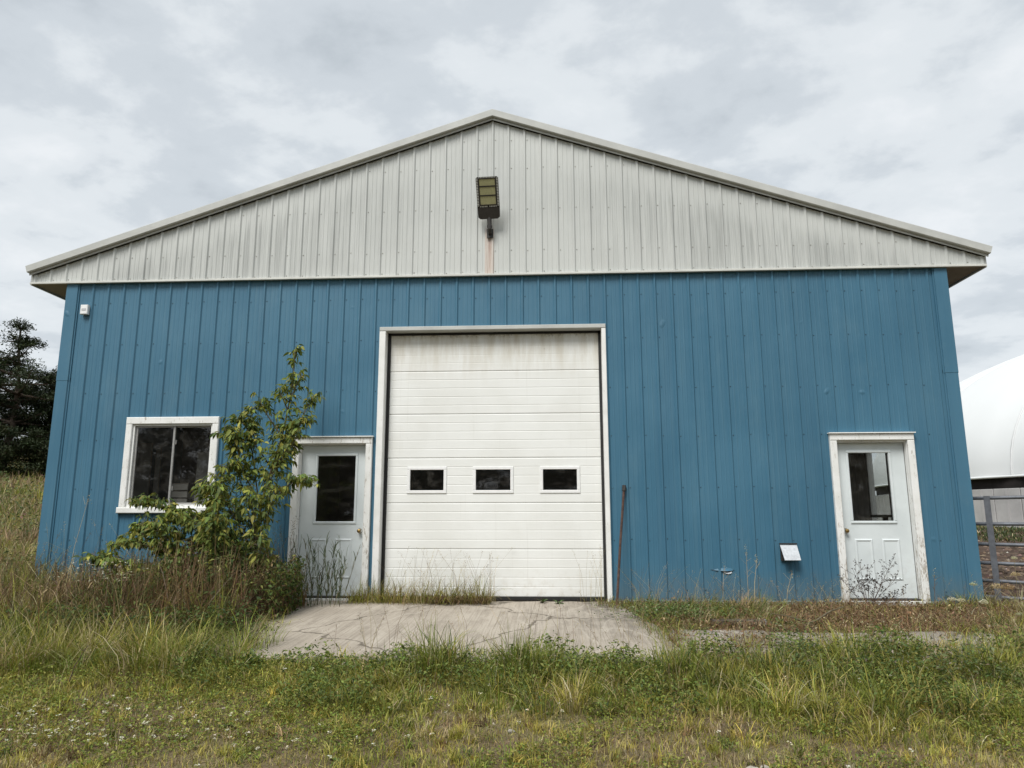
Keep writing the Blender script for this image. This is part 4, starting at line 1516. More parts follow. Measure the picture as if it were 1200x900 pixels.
for cx_, cy_, nn_, hm in ((6.02, -3.5, 9, .50), (6.6, -3.55, 10, .46), (6.85, -3.6, 7, .44), (7.9, -3.5, 5, .4), (9.3, -3.3, 6, .42), (8.6, -3.6, 6, .4), (11.3, -3.3, 8, .45), (10.3, -3.5, 6, .4)):
    tuft_field(bag, cx_ - .14, cx_ + .14, cy_ - .1, cy_ + .1, nn_, 34, hm * .6, hm, GREEN, [3, 3, 1, 1], bend=(0.1, 1.5), w=(0.004, 0.009))
tuft_field(bag, 3.9, 5.6, -3.95, -3.4, 130, 22, 0.06, 0.2, GREEN + YEL, [2, 3, 1, 3, 1, 2, 1], w=(0.0035, 0.0085), bend=(0.3, 2.2))
n = 260
x, y = U(n, 5.2, 12.6), U(n, -4.0, -2.7)
seed_stems(bag, x, y, U(n, 0.3, 0.58), pal(STRAW + BROWN, [2, 2, 1, 1, 1, 1], n), pal(STRAW + BROWN, [2, 2, 1, 1, 1, 1], n), 0.07, 0.35, nseed=7)
tag(bag.build('tall_grass', M['grass']), 'uncut green grass standing along the front edge of the concrete', 'grass', kind='stuff')

# low leafy weeds woven through the whole band
bag = Bag()
n = 26000
x, y = U(n, 3.9, 12.8), U(n, -4.35, -3.35)
m = fbm(x, y, 1.7, 58) + .1 * sstep(y, -3.7, -3.4) > 0.44
x, y = x[m], y[m]
n = len(x)
P = on_ground(x, y)
P[:, 2] += U(n, 0.01, 0.2) * (0.35 + 1.1 * fbm(x, y, 1.5, 44))
bag.add(leaves(P, U(n, 0, 6.28), U(n, -0.7, 0.9), U(n, 0.016, 0.045), U(n, 0.009, 0.022), pal([(0.12, 0.17, 0.042), (0.17, 0.215, 0.052), (0.24, 0.25, 0.07), (0.085, 0.125, 0.04)], [3, 3, 2, 2], n)))
for cx_, cy_, rx_, hz_, n_ in ((4.9, -3.4, .35, .16, 500), (5.7, -3.42, .3, .2, 600), (6.9, -3.4, .4, .24, 900), (7.45, -3.45, .3, .2, 600), (8.2, -3.3, .35, .26, 900), (8.9, -3.2, .3, .24, 700), (9.7, -3.15, .4, .28, 1000), (10.9, -3.2, .5, .3, 1200), (11.8, -3.1, .4, .3, 800)):
    x, y = rng.normal(cx_, rx_ * .6, n_), rng.normal(cy_, .14, n_)
    P = on_ground(x, y)
    P[:, 2] += hz_ * U(n_, .1, 1.1) * np.exp(-((x - cx_) / rx_) ** 2)
    bag.add(leaves(P, U(n_, 0, 6.28), U(n_, -.8, .8), U(n_, .022, .055), U(n_, .010, .026), pal([(0.14, 0.19, 0.045), (0.20, 0.24, 0.055), (0.09, 0.13, 0.04), (0.26, 0.26, 0.08)], [3, 3, 2, 1], n_)))
tag(bag.build('leafy_band', M['leaf']), 'low leafy green weeds woven through the grass along the concrete edge', 'weeds', kind='stuff')
# broad-leaved weeds mixed into the band at right
bag = Bag()
n = 9000
x, y = U(n, 8.6, 12.8), U(n, -3.9, -2.6)
m = fbm(x, y, 1.9, 57) > 0.46
x, y = x[m], y[m]
n = len(x)
P = on_ground(x, y)
P[:, 2] += U(n, 0.03, 0.30)
bag.add(leaves(P, U(n, 0, 6.28), U(n, -0.6, 0.8), U(n, 0.02, 0.055), U(n, 0.01, 0.025), pal([(0.085, 0.12, 0.042), (0.125, 0.16, 0.055), (0.18, 0.18, 0.09), (0.27, 0.22, 0.16)], [3, 3, 1, .8], n)))
tag(bag.build('weed_patch', M['leaf']), 'leafy green weeds tangled in the grass before the right entry door', 'weeds', kind='stuff')

# ------------------------------------------------------------------ dry bed between the walk and the right wall
bag = Bag()
N = 21000
x, y = U(N, 7.85, 12.5), -U(N, 0, 1) * 2.85 - 0.04
k_ = ~in_walk(x, y) & ~((x > 10.55) & (x < 11.6) & (y > -0.12))
x, y = x[k_], y[k_]
N = len(x)
gr = sstep(fbm(x, y, 1.2, 61) + 0.25 * sstep(x, 9.2, 8.2), 0.5, 0.62)
RED = [(0.20, 0.115, 0.06), (0.27, 0.165, 0.09), (0.14, 0.085, 0.05)]
col = np.where((U(N, 0, 1) < gr * 0.6 + 0.14)[:, None], pal(GREEN, [3, 3, 2, 1], N), pal(RED + STRAW, [4, 4, 2, 1.2, 2, .8], N))
bag.add(blades(on_ground(x, y), U(N, 0, 6.28), U(N, 0.04, 0.2) * (.5 + fbm(x, y, 2.2, 63)), U(N, 0.8, 2.6), U(N, 0.0025, 0.006), col, 3))
N = 12000
x, y = U(N, 7.95, 12.5), -U(N, 0, 1) * 2.8 - 0.03
k_ = ~in_walk(x, y) | (U(N, 0, 1) < .12)
x, y = x[k_], y[k_]
N = len(x)
P = on_ground(x, y)
P[:, 2] += U(N, 0.005, 0.09)
bag.add(leaves(P, U(N, 0, 6.28), U(N, -.7, .9), U(N, .02, .055), U(N, .008, .024), pal(RED + STRAW, [4, 4, 3, .6, 1, .4], N)))
n = 420
x, y = U(n, 7.9, 12.3), -U(n, 0.04, 1.2)
k_ = ~((x > 10.5) & (x < 11.65))
x, y = x[k_], y[k_]
n = len(x)
seed_stems(bag, x, y, U(n, 0.12, 0.48) * (0.4 + 1.0 * fbm(x, y, 2, 8)), pal(STRAW + BROWN, [3, 3, 2, 1, 1, 1], n), pal(STRAW + BROWN, [3, 3, 2, 1, 1, 1], n), 0.09, 0.5, nseed=6)
tuft_field(bag, 7.85, 9.4, -1.6, -0.15, 60, 26, 0.12, 0.34, GREEN + STRAW, [3, 3, 3, 1, 1, 1, 1], bend=(0.4, 2.0), azmean=-0.6)
tag(bag.build('dry_bed_grass', M['grass']), 'brown dead grass and litter along the foot of the right wall', 'grass', kind='stuff')
bag = Bag()
n = 2600
x, y = rng.normal(8.35, 0.33, n), rng.normal(-1.15, 0.25, n)
P = on_ground(x, y)
P[:, 2] += U(n, 0.02, 0.16)
bag.add(leaves(P, U(n, 0, 6.28), U(n, -0.3, 0.9), U(n, 0.018, 0.04), U(n, 0.012, 0.024), pal([(0.10, 0.155, 0.05), (0.14, 0.19, 0.06), (0.3, 0.3, 0.2)], [3, 3, .5], n)))
tag(bag.build('green_weeds', M['leaf']), 'bright green weed patch beside the apron under the leaning rod', 'weeds', kind='stuff')

# ------------------------------------------------------------------ grass in the joint under the overhead door
bag = Bag()
N = 2600
x, y = U(N, 4.3, 6.12), -0.06 - np.abs(rng.normal(0, 0.13, N))
P = np.stack([x, y, APZ(y) - 0.01], -1)
col = pal(GREEN + YEL + STRAW + BROWN, [2, 3, 1, 2, 2, 2, 1, 2, 2, 1, 2, 1, 0], N)
bag.add(blades(P, rng.normal(-1.0, 0.9, N), 0.05 + 0.36 * U(N, 0, 1) ** 1.8 * (.4 + 1.2 * fbm(x, y * 0, 2.4, 14)), U(N, 0.3, 2.6), U(N, 0.003, 0.0065), col, 3))
n = 95
x, y = U(n, 4.8, 6.2), -U(n, 0.05, 0.3)
seed_stems(bag, x, y, U(n, 0.2, 0.7), pal(STRAW + BROWN, [2, 2, 1, 1, 1, 0], n), pal(STRAW + BROWN, [3, 2, 2, 2, 2, 0], n), 0.1, 0.4, APZ(y), 9)
n = 14
x, y = U(n, 7.25, 7.6), -U(n, 0.05, 0.3)
seed_stems(bag, x, y, U(n, 0.3, 0.75), pal(STRAW, [1, 1, 1], n), pal(STRAW + BROWN, [3, 2, 2, 1, 1, 0], n), 0.1, 0.15, APZ(y), 8)
N = 700
x, y = rng.normal(7.72, 0.16, N), -0.1 - np.abs(rng.normal(0, 0.3, N))
P = np.stack([x, y, APZ(y) - 0.01], -1)
bag.add(blades(P, U(N, 0, 6.28), U(N, 0.04, 0.14), U(N, 0.5, 2.4), U(N, 0.003, 0.006), pal(GREEN + BROWN, [2, 2, 1, 1, 2, 2, 2], N), 3))
N = 420
x = U(N, 5.3, 6.1)
y = -0.22 - np.abs(rng.normal(0, 0.09, N))
P = np.stack([x, y, APZ(y) + 0.004], -1)
bag.add(blades(P, rng.normal(-0.9, 0.7, N), U(N, 0.1, 0.26), U(N, 1.6, 2.4), U(N, 0.003, 0.006), pal(BROWN + STRAW, [3, 2, 3, 1, 2, 0.3], N), 3))
tag(bag.build('joint_grass', M['grass']), 'grass tuft row growing in the joint below the overhead door', 'grass', kind='stuff')

# ------------------------------------------------------------------ the tall weeds on the left
bag = Bag()
# green arching grass at the front
tuft_field(bag, -1.2, 4.3, -3.7, -2.2, 620, 34, 0.22, 0.55, GREEN + YEL + STRAW, [3, 3, 3, 1, .6, .6, .3, .4, .4, .2], bend=(0.5, 1.9),
           dens=lambda x, y: np.where(x < 3.6, 1.0, sstep(y, -2.6, -3.2)), hmod=lambda x, y: 0.6 + 0.7 * fbm(x, y, 1.2, 71))
tuft_field(bag, -1.6, 3.6, -2.5, -0.9, 330, 26, 0.35, 0.8, GREEN + STRAW + BROWN, [3, 3, 5, 1, 1, 1, .3, 1, 1, 1], bend=(0.4, 1.9), w=(0.004, 0.009), dens=lambda x, y: sstep(fbm(x, y, 1.3, 73), .36, .56))
tuft_field(bag, -1.4, 3.4, -3.2, -2.3, 130, 16, 0.35, 0.75, STRAW + BROWN, [2, 3, 1, 3, 3, 2], bend=(0.3, 1.6), w=(0.003, 0.008), dens=lambda x, y: sstep(fbm(x, y, 1.1, 74), .42, .6))
tuft_field(bag, -1.5, 3.9, -3.95, -3.4, 200, 22, 0.08, 0.24, GREEN + YEL + STRAW, [2, 3, 1, 2, 2, 2, 1, .5, .5, .3])
tag(bag.build('arching_grass', M['grass']), 'long arching green grass in front of the dry weeds at left', 'grass', kind='stuff')
bag = Bag()
TALL = lambda x: 0.72 + 0.34 * np.exp(-((x - 2.95) / 0.8) ** 2) + 0.05 * np.sin(x * 5)
nt = 2100
tx, ty = U(nt, -2.6, 4.15), -U(nt, 0.0, 1.0) * 2.45 - 0.08
k_ = (tx < 3.72 + 0.35 * fbm(tx, ty, 2, 75)) & ~((tx > 3.5) & (ty > -0.5)) & (fbm(tx, ty, 1.5, 76) + U(nt, -.12, .12) > 0.36)
tx, ty = tx[k_], ty[k_]
nt = len(tx)
per = 13
tone = fbm(tx, ty, 0.9, 79) + U(nt, -.16, .16) + 0.10 * sstep(tx, 2.0, 2.8)
tone = tone - 0.05
tone = np.where(tx > 1.7, np.clip(tone, .40, .57), tone - .02)
tcol = np.where((tone < 0.44)[:, None], pal(GREEN, [3, 3, 3, 1], nt), np.where((tone < 0.58)[:, None], pal(BROWN, [3, 3, 2], nt), pal(STRAW + BROWN, [2, 3, .8, 2, 2, 1], nt)))
th = U(nt, 0.35, 1.0) * TALL(tx) * (0.55 + 0.9 * fbm(tx, ty, 1.1, 77))
taz, tb = U(nt, 0, 6.28), U(nt, 0.1, 1.5)
N = nt * per
x, y = np.repeat(tx, per) + rng.normal(0, .05, N), np.repeat(ty, per) + rng.normal(0, .05, N)
y = np.minimum(y, -0.03)
bag.add(blades(on_ground(x, y), np.repeat(taz, per) + rng.normal(0, .8, N), np.repeat(th, per) * U(N, .45, 1.1), np.repeat(tb, per) * U(N, .4, 1.5), U(N, 0.0035, 0.0095), np.clip(np.repeat(tcol, per, 0) * (1 + rng.normal(0, .18, (N, 1))), .01, .8), 3))
# upright bleached stalks and shrivelled leaves hanging on them
N = 380
x, y = np.where(U(N, 0, 1) < .65, rng.normal(2.9, .55, N), U(N, -2, 3.6)), -U(N, .3, 2.3)
x = np.minimum(x, 3.65)
P0 = on_ground(x, y)
P1 = P0 + np.stack([rng.normal(0, .09, N), rng.normal(0, .06, N), U(N, .35, .9) * TALL(x)], -1)
bag.add(tubes_stems(P0, P1, U(N, .002, .0045), pal(STRAW + BROWN, [2, 3, .8, 2, 2, 1], N)))
N = 9000
x, y = U(N, -2.2, 3.8), -U(N, .1, 2.4)
k_ = (fbm(x, y, 1.8, 85) > .42) & ~((x > 3.5) & (y > -0.5))
x, y = x[k_], y[k_]
N = len(x)
P = on_ground(x, y)
P[:, 2] += U(N, .08, .72) * TALL(x)
bag.add(leaves(P, U(N, 0, 6.28), U(N, -1.4, .6), U(N, .03, .10), U(N, .006, .018), pal(STRAW + BROWN + GREEN, [2, 2, 1, 3, 3, 2, 1, 1, 1, 0], N)))
# bent old stems criss-crossing over the top
N = 240
x, y = U(N, -0.6, 3.4), -U(N, .3, 2.2)
P0 = on_ground(x, y)
P0[:, 2] += U(N, .2, .6)
P1 = P0 + np.stack([rng.normal(0, .3, N), rng.normal(0, .2, N), U(N, -.05, .28)], -1)
bag.add(tubes_stems(P0, P1, U(N, .0018, .0035), pal(STRAW + BROWN, [3, 2, 3, 2, 2, 2], N)))
n = 650
x, y = U(n, -2.5, 4.0), -U(n, 0.05, 2.3)
k_ = (x < 3.7) & ~((x > 3.5) & (y > -0.6))
x, y = x[k_], y[k_]
n = len(x)
seed_stems(bag, x, y, U(n, 0.5, 1.0) * TALL(x) * (1.0 + .25 * sstep(x, 1.2, .2)), pal(STRAW + BROWN, [2, 3, 1, 2, 2, 1], n), pal(STRAW + BROWN, [2, 3, 1, 3, 3, 1], n), 0.12, 0.25, nseed=14, r=0.0022, sz=0.016)
n = 26
x, y = U(n, 0.2, 2.2), -U(n, 0.1, 0.6)
seed_stems(bag, x, y, U(n, 0.65, 1.1), pal(STRAW, [1, 1, 2], n), pal(STRAW, [1, 1, 2], n), 0.14, 0.3, nseed=14, r=0.0018)
tag(bag.build('dry_weeds', M['grass']), 'tall brown dried weeds and grass against the left wall', 'weeds', kind='stuff')
bag = Bag()
n = 20000
x = np.where(U(n, 0, 1) < .55, U(n, 1.7, 4.0), U(n, -1.5, 4.3))
y = U(n, -2.9, -0.5)
k_ = (fbm(x, y, 1.6, 83) > 0.44) & (x < 3.9 + 0.3 * (y < -1.6))
x, y = x[k_], y[k_]
n = len(x)
P = on_ground(x, y)
P[:, 2] += U(n, 0.02, 0.34) * (1 + 0.9 * sstep(x, 1.6, 2.4) * sstep(y, -2.4, -1.6))
bag.add(leaves(P, U(n, 0, 6.28), U(n, -0.7, 0.8), U(n, 0.02, 0.06), U(n, 0.012, 0.03), pal([(0.055, 0.09, 0.03), (0.10, 0.145, 0.042), (0.15, 0.16, 0.06), (0.13, 0.08, 0.045)], [3, 3, 1, 1], n)))
n = 15000
x = np.clip(rng.normal(2.95, .5, n), 1.7, 3.85)
y = -0.75 - np.abs(rng.normal(0, .55, n))
top = (0.62 + 0.45 * np.exp(-((x - 3.0) / .55) ** 2)) * (.6 + .8 * fbm(x, y, 2.6, 87))
P = on_ground(x, y)
P[:, 2] += top * U(n, 0.12, 1.0) * np.clip(1 - (-.75 - y) * .28, .3, 1)
k_ = fbm(x * 1.0 + P[:, 2], y + P[:, 2] * .7, 2.8, 88) > .42
P = P[k_]
n = len(P)
bag.add(leaves(P, U(n, 0, 6.28), U(n, -1.2, .5), U(n, .035, .085), U(n, .014, .034), pal([(0.10, 0.145, 0.04), (0.155, 0.19, 0.05), (0.065, 0.10, 0.032), (0.22, 0.225, 0.06), (0.15, 0.10, 0.055)], [3, 3, 3, 1.2, 1.2], n)))
tag(bag.build('undergrowth', M['leaf']), 'dark leafy undergrowth between the dry stalks at left', 'undergrowth', kind='stuff')

# field on the slope at left
bag = Bag()
N = 70000
d_ = U(N, 0, 1) ** 1.6 * 42 + 0.2
lat = U(N, 0, 1)
y = -1.0 + d_
x = -0.35 - lat * (4.0 + 0.75 * d_) - 0.0 * d_
k_ = ~((x > -0.6) & (y > 0))
x, y = x[k_], y[k_]
d_ = d_[k_]
N = len(x)
big_ = 1 + d_ / 14
tone = fbm(x, y, 0.42, 91) * .8 + fbm(x, y, 1.7, 92) * .2 + U(N, -.14, .14)
PINK = [(0.36, 0.265, 0.165), (0.44, 0.34, 0.22), (0.27, 0.19, 0.12)]
col = np.where((tone < 0.43)[:, None], pal(GREEN, [2, 2, 2, 2], N), np.where((tone < 0.52)[:, None], pal(STRAW + YEL, [2, 3, 2, 1, 2, 2], N), pal(PINK + STRAW, [3, 3, 2, 1, 1, 1], N)))
bag.add(blades(on_ground(x, y), U(N, 0, 6.28), U(N, 0.12, 0.5) * (0.7 + 0.025 * d_) * (.5 + fbm(x, y, .9, 93)), U(N, 0.3, 2.2), U(N, 0.003, 0.008) * big_, col, 2))
tuft_field(bag, -9, -0.5, 0.3, 12, 420, 22, 0.25, 0.75, PINK + GREEN + STRAW, [3, 2, 3, 1.5, 1, 3, 1, 1, 1, .5], bend=(0.3, 1.9), w=(0.006, 0.016), spread=0.12, segs=2)
tuft_field(bag, -22, -4, 8, 24, 520, 20, 0.3, 0.9, PINK + GREEN + BROWN, [3, 2, 3, 1.5, 1, 3, 1, 1, 1, 2], bend=(0.3, 1.9), w=(0.015, 0.035), spread=0.25, segs=2)
n = 9000
dd = U(n, 0, 1) ** 1.4 * 26
y = 0.3 + dd
x = -0.7 - U(n, 0, 1) * (3.5 + .75 * dd)
k_ = fbm(x, y, 0.6, 95) > .5
x, y, dd = x[k_], y[k_], dd[k_]
n = len(x)
P = on_ground(x, y)
P[:, 2] += U(n, .05, .55)
bag.add(leaves(P, U(n, 0, 6.28), U(n, -.7, .8), U(n, .05, .12) * (1 + dd * .05), U(n, .02, .05) * (1 + dd * .05), pal([(0.08, 0.115, 0.04), (0.13, 0.165, 0.055), (0.2, 0.2, 0.09), (0.16, 0.10, 0.065)], [3, 3, 1, 1.2], n)))
tag(bag.build('field_grass', M['grass']), 'dry grass field sloping up behind the left side of the barn', 'grass', kind='stuff')

# scrap of growth on the right, by the gate, and at the foot of the dome
bag = Bag()
tuft_field(bag, 10.85, 12.4, -2.95, -1.6, 150, 22, 0.08, 0.3, GREEN + YEL + STRAW + BROWN, [3, 3, 2, 1, 1, 1, 1, 1, 1, 1, 1, 1, 1], bend=(0.4, 2.2))
tuft_field(bag, 11.6, 14.5, -2.3, 0.1, 170, 26, 0.1, 0.3, GREEN + YEL + STRAW + BROWN, [3, 3, 2, 1, 1, 1, 1, 1, 1, 1, 1, 1, 1], bend=(0.4, 1.9))
tuft_field(bag, 20, 40, 16, 24, 1300, 12, 0.1, 0.3, [(0.045, 0.07, 0.022), (0.07, 0.095, 0.03), (0.09, 0.07, 0.04)], [3, 2, 1], w=(0.02, 0.05), spread=0.2, segs=2)
yb_ = Bag()
for n, rmin, rmax, cols_, zsq in ((5200, .02, .09, [(0.10, 0.07, 0.05), (0.065, 0.045, 0.033), (0.15, 0.108, 0.08)], .6), (420, .012, .04, [(0.42, 0.39, 0.34), (0.3, 0.27, 0.23)], .7)):
    dd = U(n, 0, 1) ** 1.5 * 24
    y = 0.5 + dd
    x = 12.75 + U(n, 0, 1) * (3.0 + dd * .75) + dd * .12
    c = on_ground(x, y, 0.0)
    r = U(n, rmin, rmax) * (1 + dd * .03)
    octv = np.array([(1, 0, 0), (0, 1, 0), (-1, 0, 0), (0, -1, 0), (0, 0, 1), (0, 0, -1)], float)
    V = c[:, None, :] + octv[None] * (r[:, None, None] * rng.uniform(.6, 1.2, (n, 6, 1))) * np.array([1, 1, zsq])
    b = np.arange(n)[:, None] * 6
    F = np.concatenate([b + q for q in ([0, 1, 4], [1, 2, 4], [2, 3, 4], [3, 0, 4])], 0)
    yb_.add((V.reshape(-1, 3), F, np.repeat(pal(cols_, [1] * len(cols_), n), 6, 0)))
tag(yb_.build('soil_clods', mat_leaf('clods', 0.95, 0.0)), 'loose dark soil clods and pale pebbles in the yard behind the gate', 'soil', kind='stuff')
tag(bag.build('gate_grass', M['grass']), 'mixed green grass around the gate and along the dome yard', 'grass', kind='stuff')


# ------------------------------------------------------------------ box-elder sapling in front of the left wall
def bez(pts, n):
    pts = [Vector(p) for p in pts]
    out = []
    m = len(pts) - 1
    for i in range(n + 1):
        t_ = i / n * m
        k_ = min(int(t_), m - 1)
        f = t_ - k_
        p0, p1, p2, p3 = pts[max(k_ - 1, 0)], pts[k_], pts[k_ + 1], pts[min(k_ + 2, m)]
        out.append(0.5 * ((2 * p1) + (p2 - p0) * f + (2 * p0 - 5 * p1 + 4 * p2 - p3) * f * f + (3 * p1 - p0 - 3 * p2 + p3) * f ** 3))
    return out


sap = empty('box_elder_sapling', (3.25, -0.75, -0.1))
tag(sap, 'young leafy sapling growing between the window and the left door', 'sapling')
main = [(3.25, -0.75, -0.12), (3.27, -0.74, 0.7), (3.32, -0.72, 1.3), (3.48, -0.68, 1.95), (3.585, -0.66, 2.65), (3.605, -0.66, 3.16)]
branches = [
    ([(3.27, -0.74, 0.75), (3.10, -0.8, 1.35), (2.95, -0.85, 1.85), (2.84, -0.88, 2.16)], 1.0),
    ([(3.30, -0.73, 1.1), (3.18, -0.7, 1.65), (3.10, -0.7, 2.1), (3.12, -0.7, 2.42)], 0.9),
    ([(3.44, -0.69, 1.8), (3.7, -0.75, 2.15), (3.92, -0.8, 2.55)], 0.8),
    ([(3.30, -0.73, 0.95), (3.6, -0.85, 1.35), (3.85, -0.95, 1.50), (4.05, -1.0, 1.42)], 0.9),
    ([(3.25, -0.75, 0.45), (2.9, -0.95, 0.9), (2.5, -1.05, 1.1), (2.15, -1.1, 1.2), (1.9, -1.1, 1.2)], 0.9),
    ([(3.25, -0.75, 0.35), (2.8, -1.05, 0.65), (2.35, -1.15, 0.9), (2.0, -1.2, 0.85)], 1.0),
    ([(3.26, -0.75, 0.6), (3.35, -1.0, 1.0), (3.3, -1.1, 1.35)], 0.8),
    ([(3.26, -0.75, 0.5), (2.95, -1.0, 0.85), (2.8, -1.1, 1.15), (2.78, -1.1, 1.4)], 1.0),
    ([(3.5, -0.68, 2.05), (3.3, -0.75, 2.35), (3.22, -0.75, 2.5)], 0.5),
    ([(3.57, -0.67, 2.5), (3.68, -0.7, 2.75), (3.72, -0.7, 2.85)], 0.3),
    ([(3.55, -0.67, 2.4), (3.42, -0.7, 2.68)], 0.3),
    ([(3.38, -0.7, 1.55), (3.62, -0.8, 1.8), (3.75, -0.85, 2.02)], 0.7),
    ([(3.27, -0.74, 0.8), (3.0, -0.65, 1.1), (2.72, -0.6, 1.3), (2.6, -0.6, 1.42)], 0.9),
    ([(3.25, -0.75, 0.3), (3.0, -1.15, 0.6), (2.75, -1.35, 0.95), (2.5, -1.4, 1.05)], 1.3),
    ([(3.25, -0.75, 0.3), (2.7, -1.2, 0.55), (2.2, -1.4, 0.75), (1.95, -1.45, 0.72)], 1.3),
    ([(3.25, -0.75, 0.4), (3.1, -1.1, 0.8), (3.0, -1.25, 1.15), (2.95, -1.3, 1.4)], 1.3),
    ([(3.27, -0.75, 0.6), (3.05, -0.9, 1.05), (2.9, -1.0, 1.4), (3.0, -1.0, 1.7)], 1.2),
    ([(3.27, -0.75, 0.7), (3.5, -0.95, 1.1), (3.6, -1.05, 1.4)], 1.2),
    ([(3.32, -0.73, 1.2), (3.1, -0.85, 1.6), (3.02, -0.9, 1.95), (2.98, -0.9, 2.05)], 1.2),
    ([(3.32, -0.73, 1.3), (3.5, -0.85, 1.6), (3.62, -0.9, 1.85)], 1.2),
    ([(3.4, -0.7, 1.6), (3.55, -0.75, 1.9), (3.75, -0.8, 2.15), (3.82, -0.8, 2.25)], 1.1),
    ([(3.2, -0.8, -0.05), (2.9, -1.2, 0.35), (2.6, -1.5, 0.75), (2.45, -1.6, 1.0)], 1.3),
    ([(3.2, -0.8, -0.05), (2.75, -1.1, 0.35), (2.35, -1.25, 0.75), (2.15, -1.3, 0.98)], 1.3),
    ([(3.2, -0.8, -0.05), (3.1, -1.3, 0.4), (3.1, -1.5, 0.8), (3.15, -1.55, 1.05)], 1.3),
    ([(3.25, -0.75, -0.05), (3.5, -1.15, 0.4), (3.55, -1.3, 0.85)], 1.2),
    ([(3.2, -0.8, -0.05), (2.6, -1.3, 0.3), (2.1, -1.6, 0.5), (1.85, -1.65, 0.62)], 1.2),
    ([(3.25, -0.75, 0.2), (2.95, -1.0, 0.7), (2.65, -1.1, 1.0), (2.4, -1.15, 1.1)], 1.3),
    ([(3.4, -0.7, 1.65), (3.2, -0.78, 1.95), (3.05, -0.8, 2.2), (2.95, -0.8, 2.25)], 1.1),
]
tr = MB()
mp = bez(main, 16)
tr.tube(mp, [0.021 * (1 - 0.85 * i / 16) + 0.002 for i in range(17)], 7)
twig_pts = []


def grow(pts, dens, r0):
    bp = bez(pts, 10)
    tr.tube(bp, [r0 * (1 - 0.8 * i / 10) + 0.0012 for i in range(11)], 5)
    L = sum((bp[i + 1] - bp[i]).length for i in range(10))
    nn = int(L * 50 * dens) + 8
    for q in range(nn):
        t_ = 0.25 + 0.75 * (q + random.random()) / nn
        f = t_ * 10
        i = min(int(f), 9)
        p = bp[i].lerp(bp[i + 1], f - i)
        tw = Vector((random.gauss(0, 1), random.gauss(0, 0.9), random.uniform(0.0, 0.9))).normalized()
        ln = random.uniform(0.04, 0.17)
        p2 = p + tw * ln
        tr.tube([p, p2], [0.0025, 0.0012], 4, False)
        twig_pts.append((p2, tw))
        if random.random() < 0.3:
            p3 = p + tw * ln * 0.5 + Vector((random.gauss(0, .05), random.gauss(0, .05), random.uniform(0, .06)))
            twig_pts.append((p3, tw))


for b_, dn in branches:
    grow(b_, dn, 0.010)
# leaves along the leader in separate whorls
for zc, n_, sp in ((3.17, 11, .09), (3.04, 10, .10), (2.86, 4, .05), (2.72, 14, .15), (2.54, 14, .17), (2.36, 12, .16), (2.18, 16, .2), (2.0, 18, .22), (1.8, 18, .24), (1.55, 18, .25), (1.3, 18, .25), (1.05, 16, .25)):
    for q in range(n_):
        zq = zc + random.gauss(0, 0.035)
        i = min(range(len(mp)), key=lambda k_: abs(mp[k_].z - zq))
        tw = Vector((random.gauss(0, 1), random.gauss(0, 1), random.uniform(0, .8))).normalized()
        p2 = mp[i] + Vector((0, 0, zq - mp[i].z)) + tw * random.uniform(.3, 1) * sp
        twig_pts.append((p2, tw))
trunk = tr.build('trunk', M['bark'], sap, True)
trunk.data.transform(Matrix.Translation(-Vector(sap.location)))
bag = Bag()
P, AZ, PI_, LL, WW = [], [], [], [], []
for p, tw in twig_pts:
    az0 = math.atan2(tw.y, tw.x)
    for q, (da, ls) in enumerate(((0, 1.0), (0.75, 0.85), (-0.75, 0.85), (1.5, 0.65), (-1.5, 0.65))):
        if q > 2 and random.random() < 0.35:
            continue
        back = 0.0 if q < 1 else (0.02 if q < 3 else 0.045)
        P.append(p - tw * back)
        AZ.append(az0 + da + random.gauss(0, .2))
        PI_.append(random.uniform(-1.3, 0.1))
        L_ = random.uniform(0.05, 0.105) * ls
        LL.append(L_)
        WW.append(L_ * random.uniform(0.30, 0.5))
n = len(P)
col = pal([(0.135, 0.185, 0.045), (0.20, 0.24, 0.052), (0.085, 0.125, 0.04), (0.31, 0.305, 0.068)], [3, 3, 2, 3], n)
# six-sided leaflets with a fold and drooping tip
Pa, AZ, PI_, LL, WW = np.array(P), np.array(AZ), np.array(PI_), np.array(LL), np.array(WW)
ax = np.stack([np.cos(AZ) * np.cos(PI_), np.sin(AZ) * np.cos(PI_), np.sin(PI_)], -1)
sd_ = np.stack([-np.sin(AZ), np.cos(AZ), np.zeros(n)], -1)
roll = rng.normal(0, 0.5, n)
nn = np.cross(ax, sd_)
sv = sd_ * np.cos(roll)[:, None] + nn * np.sin(roll)[:, None]
nv = np.cross(ax, sv)
dn_ = np.array([0, 0, -1.0])
a1 = Pa + ax * (LL * .3)[:, None]
a2 = Pa + ax * (LL * .66)[:, None] + dn_ * (LL * .06)[:, None]
tip = Pa + ax * LL[:, None] + dn_ * (LL * .2)[:, None]
wv = sv * (WW / 2)[:, None]
lf = nv * (WW * .16)[:, None]
V = np.stack([Pa, a1 + wv + lf, a2 + wv * .85 + lf, tip, a2 - wv * .85 + lf, a1 - wv + lf, a1, a2], 1).reshape(-1, 3)
b = np.arange(n)[:, None] * 8
F = np.concatenate([b + q for q in ([0, 1, 6], [6, 1, 2], [6, 2, 7], [7, 2, 3], [7, 3, 4], [6, 7, 4], [6, 4, 5], [0, 6, 5])], 0)
bag.add((V, F, np.repeat(col, 8, 0)))
tag(bag.build('crown', M['leaf'], sap), kind='stuff')


